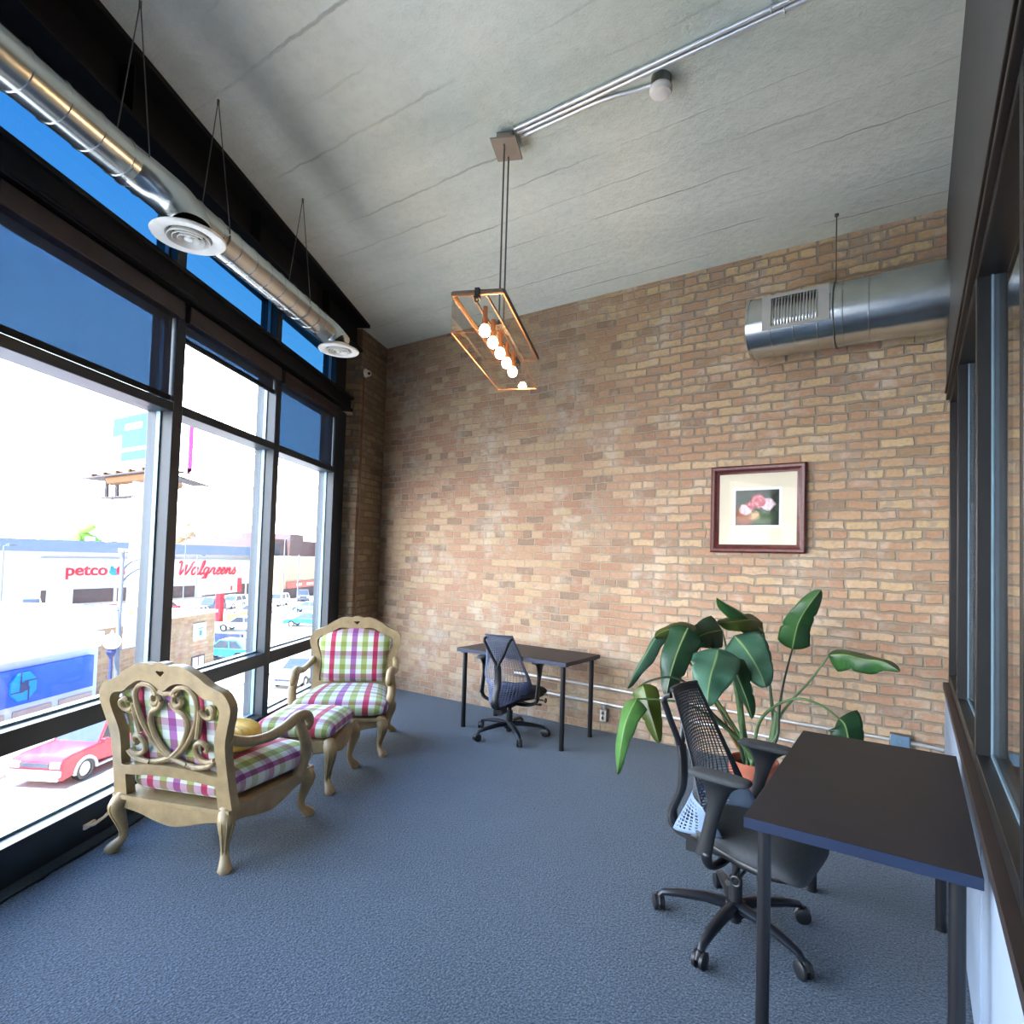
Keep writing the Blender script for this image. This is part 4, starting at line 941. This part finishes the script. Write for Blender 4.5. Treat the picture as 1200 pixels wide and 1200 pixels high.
b = MB(); b.lathe([(0,0), (.62,0), (.62,.05), (0,.05)], 20, Matrix.Translation((5.75,-.36,3.42)) @ Matrix.Rotation(R(90), 4, 'X') @ Matrix.Diagonal((.9,.62,1,1))); b.box(5.3, 5.62, -.41, -.36, 3.6, 4.05); b.build('blue_mark', E_['cyan'], fa)
b = MB(); b.lathe([(0,0), (.6,0), (.6,.05), (0,.05)], 20, Matrix.Translation((6.35,-.42,3.6)) @ Matrix.Rotation(R(90), 4, 'X') @ Matrix.Diagonal((.75,.75,1,1))); b.box(6.0, 6.85, -.47, -.42, 3.1, 3.5); b.build('red_mark', E_['red'], fa)
for x0, x1, z0, z1 in ((-1.0, .0, .3, 1.7), (1.2, 6.0, .25, 1.7), (6.4, 9.3, .25, 1.7)):
    b = MB(); b.box(x0, x1, -.05, .05, z0, z1); b.build('shop_window', E_['dark'], t)
b = MB(); b.box(11.6, 28.3, -.35, 0, 2.3, 4.75); fb = b.build('fascia', E_['white'], t)
b = MB(); b.box(11.5, 28.4, -.45, 0, 4.7, 4.9); b.box(11.5, 28.4, -.55, 0, 1.75, 2.3); b.build('fascia_trim', E_['ltblue'], fb)
b = MB()
e_ = [(.0,.2), (.35,.6), (.3,.95), (.1,.85), (.05,.3), (.25,0), (.55,.2)]
for st in ([(0,1.55), (.12,1.75), (.3,1.6), (.38,.6), (.5,0), (.8,.9), (.95,1.35), (.95,.5), (1.1,0), (1.4,.7), (1.55,1.5), (1.7,1.75)],
           [(2.3,.85), (2.05,1.0), (1.8,.7), (1.8,.2), (2.0,0), (2.25,.3), (2.35,.95), (2.35,.3), (2.5,0), (2.7,.25), (2.95,1.2), (2.95,1.8), (2.8,1.85), (2.75,1.3), (2.8,.2), (2.95,0), (3.15,.25)],
           [(3.65,.85), (3.4,1.0), (3.2,.65), (3.25,.15), (3.45,.05), (3.65,.4), (3.7,.95), (3.68,-.3), (3.5,-.8), (3.25,-.65), (3.4,-.3), (3.8,.1), (4.0,.35), (4.15,.95), (4.25,.85), (4.45,.9), (4.45,.3), (4.6,0), (4.8,.2)],
           [(4.8+x, z) for x, z in e_], [(5.35+x, z) for x, z in e_],
           [(5.9,.2), (6.05,.95), (6.08,0), (6.2,.6), (6.4,.95), (6.5,.7), (6.5,.2), (6.65,0), (6.85,.25), (7.1,1.0), (7.1,.8), (7.3,.4), (7.2,.02), (6.95,.05)]):
    b.tube([(13.0+1.2*x+.30*z, -.42, 2.98+.92*z) for x, z in smoothpath(st, 4)], .105, 6)
b.build('lettering', E_['red'], fb)
for x0, x1 in ((12.8, 16.2), (17.2, 19.2), (20.0, 24.0), (24.4, 27.6)):
    b = MB(); b.box(x0, x1, -.05, .05, .2, 1.6); b.build('shop_window', E_['dark'], t)
b = MB(); b.box(24.2, 28.0, -.6, -.5, 1.62, 2.35); rs = b.build('small_sign', E_['red'], t)
b = MB()
for k in range(7): b.box(24.7+.42*k, 24.7+.42*k+.28, -.63, -.6, 1.85, 2.15)
b.build('sign_marks', E_['white'], rs)
for x in (10.4, 28.6):
    b = MB(); b.box(x-.45, x+.45, -.6, 0, 0, 5.4); b.build('pier', E_['white'], t)
# far blocks
t = outside('retail_strip', 'low cream shop strip with a pink sign band, far right beyond the cars', 'building', 90.31, 43.84)
b = MB(); b.box(-1, 16, 0, 3.5, 0, 5.5); b.build('wall', E_['cream'], t)
b = MB(); b.box(1.0, 10.5, -.2, 0, 1.35, 2.2); sg = b.build('sign_band', om('faded_red', (196,108,100)), t)
b = MB(); b.box(3.5, 5.0, -.23, -.2, 1.6, 1.95); b.box(6.5, 8.6, -.23, -.2, 1.6, 1.95); b.build('sign_marks', E_['white'], sg)
b = MB(); b.box(.2, 10.2, -.06, .02, .05, 1.32); b.build('shop_window', E_['dark'], t)
t = outside('brick_block', 'mauve-brown windowless block on the skyline at the far right', 'building', 114.63, 58.3)
b = MB(); b.box(0, 17, 0, 14, 0, 8.2); b.build('wall', E_['mauve'], t); b = MB(); b.box(4.5, 9.5, -.6, 8, 0, 9.2); b.build('tower', E_['mauve'], t)
b = MB(); b.box(16.5, 21, -3, 6, 0, 7.4); b.build('annex', E_['brown'], t)

# billboard on a thick pole
t = outside('billboard', 'big double billboard on a thick white pole with a rusty catwalk', 'billboard', 43.91, 32.7)
o0 = FS(33.75, 25, -4.5); fl = lambda p: Matrix.Rotation(-FROT, 4, 'Z') @ (p-o0)
b = MB(); b.cyl((0,0,0), (0,0,10.7), .78, 24); b.build('pole', E_['white'], t)
b = MB()
for k in range(16): b.box(.62, .82, -.75, -.55, 1+.6*k, 1.28+.6*k)
b.build('ladder', E_['cat'], t)
b = MB(); b.tube([fl(FS(35.1,28.5,6.15)), fl(FS(31.6,22.3,6.15))], .42, 8); b.tube([fl(FS(33.75,25,6.2)), fl(FS(39,26.5,6.3))], .3, 8); b.build('truss', E_['rust'], t)
b = MB()
def slab(b, p, q, w, z0, z1):
    p, q = fl(FS(*p)), fl(FS(*q)); d = (q-p).normalized(); n_ = V((-d.y, d.x, 0))*w
    b.rings([[V((c.x, c.y, z)) for c in (p-n_, q-n_, q+n_, p+n_)] for z in (z0, z1)])
slab(b, (36.5,31), (31.2,21.5), .7, 10.75, 10.85); b.build('catwalk', E_['cat'], t)
b = MB(); slab(b, (34.5,24.2), (40.2,25.6), .6, 10.9, 11.0); b.build('catwalk', E_['cat'], t)
b = MB(); slab(b, (35.4,29.2), (33.2,25.0), .45, 9.35, 9.42); b.build('lower_walkway', E_['cat'], t)
for q in ((35.3,29.0), (34.6,27.7), (33.5,25.6)): b = MB(); c = fl(FS(q[0], q[1], 0)); b.box(c.x-.09, c.x+.09, c.y-.09, c.y+.09, 9.35, 10.75); b.build('hanger_post', E_['cat'], t)
for k in range(6): b = MB(); c = fl(FS(36.3-k*.9, 30.6-k*1.6, 0)); b.box(c.x-.5, c.x+.5, c.y-.06, c.y+.06, 10.85, 11.15); b.build('catwalk_bracket', E_['rust'], t)
b = MB(); slab(b, (34.9,28.2), (32.1,23), .18, 11.4, 14.85); pa = b.build('panel', E_['white'], t)
b = MB()
def face(b, x0, x1, z0, z1, off=.30):      # on the camera-left side of the first panel
    p, q = fl(FS(34.9,28.2)), fl(FS(32.1,23)); L = (q-p); nn = V((L.y, -L.x, 0)).normalized(); cm = fl(FS(-2.5,-2.5))
    if nn.dot(cm) < 0: nn = -nn
    a, c = p+L*x0+nn*.18, p+L*x1+nn*.18
    b.rings([[V((v.x, v.y, z)) for v in (a, c, c+nn*.04, a+nn*.04)] for z in (z0, z1)])
face(b, .0, .22, 13.5, 14.7); face(b, .22, .96, 12.6, 14.7); face(b, .22, .96, 11.75, 12.35); b.build('poster', om('poster_blue', (12,66,128)), pa)
b = MB()
p, q = fl(FS(34.9,28.2)), fl(FS(32.1,23))
def face2(b, x0, x1, z0, z1):
    L = (q-p); nn = V((L.y, -L.x, 0)).normalized(); cm = fl(FS(-2.5,-2.5))
    if nn.dot(cm) < 0: nn = -nn
    a, c = p+L*x0+nn*.22, p+L*x1+nn*.22
    b.rings([[V((v.x, v.y, z)) for v in (a, c, c+nn*.03, a+nn*.03)] for z in (z0, z1)])
face2(b, .3, .68, 13.75, 14.15); b.build('poster_lines', E_['white'], pa)
b = MB(); slab(b, (36.2,23.8), (39.6,26.22), .10, 11.7, 15.2); pb = b.build('panel', E_['pink'], t)
b = MB(); slab(b, (36.25,23.82), (38.2,25.2), .125, 11.7, 15.0); b.build('poster', E_['navy'], pb)
# shop sign on a red post
t = outside('pylon_sign', 'white box sign with a red end on a red post in the car park', 'sign', 59.21, 35.26)
b = MB(); b.box(-.28, .28, -.2, .2, 0, 2.45); b.build('post', E_['red'], t)
b = MB(); b.box(-2.6, 2.0, -.3, .3, 2.4, 3.65); b.build('cabinet', E_['white'], t)
b = MB(); b.box(2.0, 2.7, -.31, .31, 2.4, 3.65); b.build('cabinet_end', E_['red'], t)
b = MB(); b.box(1.0, 1.25, -.33, -.3, 2.6, 3.0); b.build('sign_mark', E_['red'], t)
t = outside('planter_wall', 'low sand-coloured block wall around the red-posted sign', 'wall', 59.85, 34.36)
b = MB(); b.box(-.6, 4.0, 0, .3, 0, .55); b.build('block_wall', E_['tan2'], t); b = MB(); b.box(-.6, 4.0, .1, .16, .95, 1.0); b.box(-.5, -.44, .1, .16, .5, 1.0); b.box(1.7, 1.76, .1, .16, .5, 1.0); b.box(3.9, 3.96, .1, .16, .5, 1.0); b.build('rail', E_['pole'], t)
t = outside('menu_board', 'pale teal board on a low brown wall in front of the red-lettered shop', 'board', 43.34, 39.1)
b = MB(); b.box(-.85, .85, 0, .25, 2.0, 3.35); b.build('board', E_['teal'], t); b = MB(); b.box(-.95, .95, -.03, .28, 1.9, 2.0); b.build('ledge', E_['pole'], t); b = MB(); b.box(-1.3, 5.6, .3, .6, 0, 1.95); b.build('base_wall', E_['brown'], t)

# street furniture
t = outside('street_light', 'tall grey street light with two curved arms and a white banner, beside the bank', 'street light', 21.58, 16.7)
b = MB(); b.tube([(0,0,0), (0,0,3), (0,0,5.95)], [.09,.075,.06], 12); b.lathe([(0,0), (.2,0), (.16,.5), (.09,.6), (0,.6)], 12); b.build('pole', E_['pole'], t)
for z0, z1, x in ((5.25, 5.75, 1.75), (4.85, 5.42, 1.75)):
    b = MB(); b.tube(smoothpath([(0,0,z0), (.35,0,z0+.28), (.9,0,z1-.08), (x,0,z1)], 5), .035, 8); b.build('arm', E_['pole'], t)
b = MB(); b.box(-.15, .15, -.05, .05, 5.9, 6.02); b.build('lamp_head', E_['white'], t)
b = MB(); b.tube([(0,0,4.0), (-1.6,0,4.25)], .02, 6); b.tube([(0,0,3.92), (-1.3,0,4.05)], .02, 6); b.build('signal_arm', E_['pole'], t)
b = MB(); b.box(.22, .78, -.02, .02, 2.6, 3.95); bn = b.build('banner', E_['white'], t)
b = MB(); b.box(.4, .6, -.03, -.02, 3.72, 3.9); b.box(.44, .56, -.03, -.02, 3.5, 3.56); b.build('banner_mark', E_['tan2'], bn)
b = MB(); b.tube([(0,0,3.97), (.8,0,3.97)], .015, 6); b.tube([(0,0,2.58), (.8,0,2.58)], .015, 6); b.build('banner_rod', E_['pole'], bn)
t = outside('globe_lamp', 'white globe lamp on a dark post in front of the tan brick wall', 'street lamp', 21.0, 16.51)
b = MB(); b.tube([(0,0,0), (0,0,.6), (0,0,2.55)], [.11,.06,.05], 10); b.lathe([(.05,2.4), (.16,2.62), (.12,2.7), (0,2.7)], 12); b.build('post', E_['navy'], t)
b = MB(); b.ball((0,0,2.95), .26, 3); b.lathe([(0,3.18), (.07,3.2), (.0,3.34)], 10); b.build('globe', E_['globe'], t)
def pole(label, s, o, z1, r=.06, arm=None, base=ZS):
    t = outside('light_pole', label, 'pole', s, o, 'light poles in the street and car park')
    b = MB(); b.tube([(0,0,0), (0,0,(z1-ZS)/SC)], [r, r*.7], 8); b.build('shaft', E_['pole'], t)
    if arm: b = MB(); b.tube([(0,0,(z1-ZS)/SC), (arm*.5,0,(z1-ZS)/SC+.12), (arm,0,(z1-ZS)/SC+.1)], .04, 6); b.box(arm-.25, arm+.25, -.1, .1, (z1-ZS)/SC+.02, (z1-ZS)/SC+.16); b.build('lamp_head', E_['pole'], t)
pole('thin dark pole with a short arm at the left edge of the street view', 40.65, 41.66, 1.4, .07, .5)
pole('slender pole in the car park in front of the red script lettering', 70.73, 45.63, 0.72, .08, .9)
pole('slender car park pole rising well above the slate roof', 72.26, 48.32, 4.81, .06)
pole('pole with a curved top in front of the pale shop pier', 70.22, 33.72, 3.15, .07, 1.0)
pole('bare pole beside the parked blue cars', 65.1, 29.37, 1.36, .07)

# trees on the skyline
def tree(label, s, o, z0, r, n_, col, trunk):
    t = outside('tree', label, 'tree', s, o, 'skyline trees')
    b = MB(); rnd = random.Random(n_*7+int(s))
    for k in range(n_):
        p = (rnd.uniform(-1,1)*r[0], rnd.uniform(-1,1)*r[1], z0+abs(rnd.gauss(0,.55))*r[2]); q = rnd.uniform(.34,.58)*r[2]
        b.ball(p, q, 2, (1.1, 1.1, .85))
    for v in b.bm.verts: v.co += V((rnd.uniform(-1,1), rnd.uniform(-1,1), rnd.uniform(-1,1)))*.07*r[2]
    b.build('crown', col, t, ang=180)
    b = MB(); b.tube([(0,0,0), (0,0,z0+r[2]*.4)], [.35,.2], 8); b.build('trunk', M['dry'], t)
gl, br = om('spring_green', (130,176,84), .9), om('bare_branches', (176,160,132), .9)
tree('pale green tree behind the slate roof, left of the billboard', 102.47, 90.3, 5.2, (2.8,1.5,2.6), 26, gl, 0)
tree('bare brownish tree behind the slate roof, just right of the billboard pole', 131.91, 90.3, 6.0, (2.6,2,3.4), 34, br, 0)
tree('bare brownish tree behind the slate roof above the pylon sign', 144.71, 92.86, 6.0, (2.6,2,3.3), 34, br, 0)
tree('bare brownish tree behind the slate roof near the gable', 156.87, 90.3, 5.6, (2.6,2,2.4), 30, br, 0)
tree('small green tree at the right end of the cream shop strip', 113.99, 43.58, 2.6, (1.2,1,1.6), 16, gl, 0)

# cars
def car(name, label, cat, loc, rz, L, W_, H_, col, kind='sedan', group='cars in the car park'):
    t = thing(name, label, cat, (loc[0], loc[1], loc[2] if len(loc) > 2 else ZS), rz, group)
    suv = kind in ('suv', 'truck'); wr = .37 if suv else .32; wb = L*.29
    zb = H_*(.60 if suv else .62); zh = zb-.02 if suv else zb-.10
    prof = [(-L/2,.42), (-L/2+.02,zb-.12), (-L/2+.10,zb+.0), (L*.17,zb), (L/2-.45,zh-.03), (L/2-.12,zh-.10), (L/2-.03,zh-.22), (L/2,.45), (L/2-.06,.27)]
    def arch(x): return [(x+(wr+.06)*math.cos(R(a)), .30+(wr+.05)*math.sin(R(a))*1.0) for a in range(5, 180, 25)]
    prof = prof+arch(wb)+arch(-wb)+[(-L/2+.05,.27)]
    b = MB(); b.plate(prof, [], lambda u, v: (u, -W_/2+.10*max(0, (v-.5))**1.2*.5, v), lambda u, v: (u, W_/2-.10*max(0, (v-.5))**1.2*.5, v))
    body = b.build('body', col, t, bevel=.05, ang=50)
    if kind == 'suv': cx = (-L/2+.12, L*.17, -L/2+.28, L*.04)
    elif kind == 'truck': cx = (-L*.10, L*.19, -L*.08, L*.09)
    else: cx = (-L*.36, L*.20, -L*.22, L*.05)
    w0, w1 = W_/2-.06, W_/2-.24
    def loop(x0, x1, w, z): return [V((x0,-w,z)), V((x1,-w,z)), V((x1+.04,0,z)), V((x1,w,z)), V((x0,w,z)), V((x0-.02,0,z))]
    b = MB(); b.rings([loop(cx[0], cx[1], w0, zb-.03), loop(cx[2], cx[3], w1, H_-.05)]); b.build('windows', E_['glassd'], t, ang=20)
    b = MB(); b.rings([loop(cx[2]-.01, cx[3]+.02, w1+.02, H_-.07), loop(cx[2]+.05, cx[3]-.05, w1-.05, H_)])
    for sg in (-1, 1):
        for f in ((0, 0), (.42, .46), (1, 1)):
            xa = cx[0]+(cx[1]-cx[0])*f[0]; xb = cx[2]+(cx[3]-cx[2])*f[1]
            b.tube([(xa, sg*w0, zb-.03), (xb, sg*w1, H_-.05)], .045, 6)
        if suv: b.tube([(cx[2]+.2, sg*(w1-.03), H_+.06), (cx[3]-.2, sg*(w1-.03), H_+.06)], .02, 6)
    b.build('roof', col, t)
    for x in (-wb, wb):
        for sg in (-1, 1):
            Mx = Matrix.Translation((x, sg*(W_/2-.12), wr)) @ Matrix.Rotation(R(-90*sg), 4, 'X')
            b = MB(); b.lathe([(wr*.62,-.1), (wr*.95,-.1), (wr,-.05), (wr,.08), (wr*.93,.12), (wr*.64,.12), (wr*.60,.07)], 22, Mx, True); w = b.build('wheel', M['black_plastic'], t)
            b = MB(); b.lathe([(0,-.06), (wr*.63,-.06), (wr*.63,.08), (wr*.5,.06), (wr*.2,.09), (0,.09)], 12, Mx); b.build('hubcap', M['conduit'], w)
    b = MB()
    for sg in (-1, 1): b.box(L/2-.10, L/2+.015, sg*(W_/2-.22)-.16, sg*(W_/2-.22)+.16, zh-.36, zh-.17)
    b.build('headlights', E_['globe'], body, bevel=.02)
    b = MB(); b.box(L/2-.06, L/2+.012, -W_/2+.42, W_/2-.42, zh-.34, zh-.2); b.build('grille', E_['glassd'], body)
    return t, body, dict(zb=zb, zh=zh, wr=wr, wb=wb)
def paint(n_, c): return pm(n_, c, .25, .0, .02)
HD = R(213); HD2 = R(303)
sv = FS(17.5, 14.15, ZS)
t, body, q = car('suv', 'red four-door off-roader parked on the street below the window, silver bumper', 'car', sv, R(-60), 4.65, 1.78, 1.76, paint('paint_red', (196,40,56)), 'suv', 'vehicles on the street')
sil = pm('silver_trim', (186,190,196), .35, .6)
b = MB(); b.box(2.22, 2.42, -.88, .88, .40, .62); b.box(2.2, 2.36, -.8, .8, .27, .40); b.build('bumper', sil, body, bevel=.05)
b = MB(); b.box(2.42, 2.43, -.17, .17, .42, .56); b.build('number_plate', E_['globe'], body)
b = MB()
for sg in (-1, 1):
    for x in (-q['wb'], q['wb']): b.tube([(x+(q['wr']+.075)*math.cos(R(a)), sg*.89, .30+(q['wr']+.075)*math.sin(R(a))) for a in range(0, 181, 15)], .055, 8)
    b.tube([(-q['wb']+.5, sg*.89, .33), (q['wb']-.5, sg*.89, .33)], .05, 8)
b.build('wheel_flare', sil, body)
for sg in (-1, 1): b = MB(); b.box(.62, .82, sg*1.0-.09, sg*1.0+.09, 1.06, 1.2); b.build('mirror', paint('paint_red_mirror', (196,40,56)), body, bevel=.03)
wh = paint('paint_white', (232,232,230)); bl = paint('paint_blue', (40,130,176)); nv = paint('paint_navy', (36,48,92)); rd = paint('paint_crimson', (186,44,70)); gy = paint('paint_silver', (176,186,192)); dk = paint('paint_graphite', (66,74,92)); lb = paint('paint_sky', (90,140,190))
car('car', 'white car on the street seen through the low pane behind the far armchair', 'car', FS(31.8, 13.2, ZS), R(-60), 4.7, 1.8, 1.5, wh, 'sedan', 'vehicles on the street')
car('car', 'white sedan crossing the car park, in front of the red-posted sign', 'car', (-54.8, 32.1), HD, 4.7, 1.8, 1.42, wh)
car('car', 'bright blue hatchback just right of the tan brick building', 'car', (-40.8, 22.9), HD, 4.2, 1.75, 1.5, bl)
car('car', 'bright blue sedan at the right, nearer of two parked side by side', 'car', (-53.6, 38.5), HD, 4.5, 1.78, 1.45, bl)
car('car', 'blue sedan at the right, parked behind the nearer bright blue one', 'car', (-66.3, 47.7), HD, 4.5, 1.78, 1.45, lb)
car('suv', 'dark navy off-roader parked before the shop with script lettering', 'car', (-73.6, 38.8), HD2, 4.6, 1.85, 1.75, nv, 'suv')
car('car', 'crimson car parked at the left end of the car park row', 'car', (-74.9, 33.9), HD2, 4.5, 1.78, 1.4, rd)
car('car', 'white car parked between the crimson car and the navy off-roader', 'car', (-67.6, 34.0), HD2, 4.5, 1.78, 1.4, wh)
car('suv', 'silver van-like car right of the red sign post, back row', 'car', (-77.4, 43.8), HD2, 4.7, 1.85, 1.7, gy, 'suv')
car('car', 'silver sedan right behind the white sedan in the car park', 'car', (-66.0, 39.7), HD, 4.6, 1.8, 1.42, gy)
car('car', 'white hatchback second behind the white sedan in the car park', 'car', (-70.3, 43.0), HD, 4.3, 1.78, 1.5, wh)
car('suv', 'white off-roader in the back row below the small red sign', 'car', (-77.1, 50.3), HD2, 4.7, 1.85, 1.72, wh, 'suv')
car('suv', 'graphite off-roader facing the camera before the cream shop strip', 'car', (-82.7, 58.5), R(-35), 4.6, 1.85, 1.75, dk, 'suv')
car('pickup_truck', 'blue and white pickup at the far left of the car park', 'truck', (-82.7, 23.8), R(-15), 5.4, 1.9, 1.8, lb, 'truck')
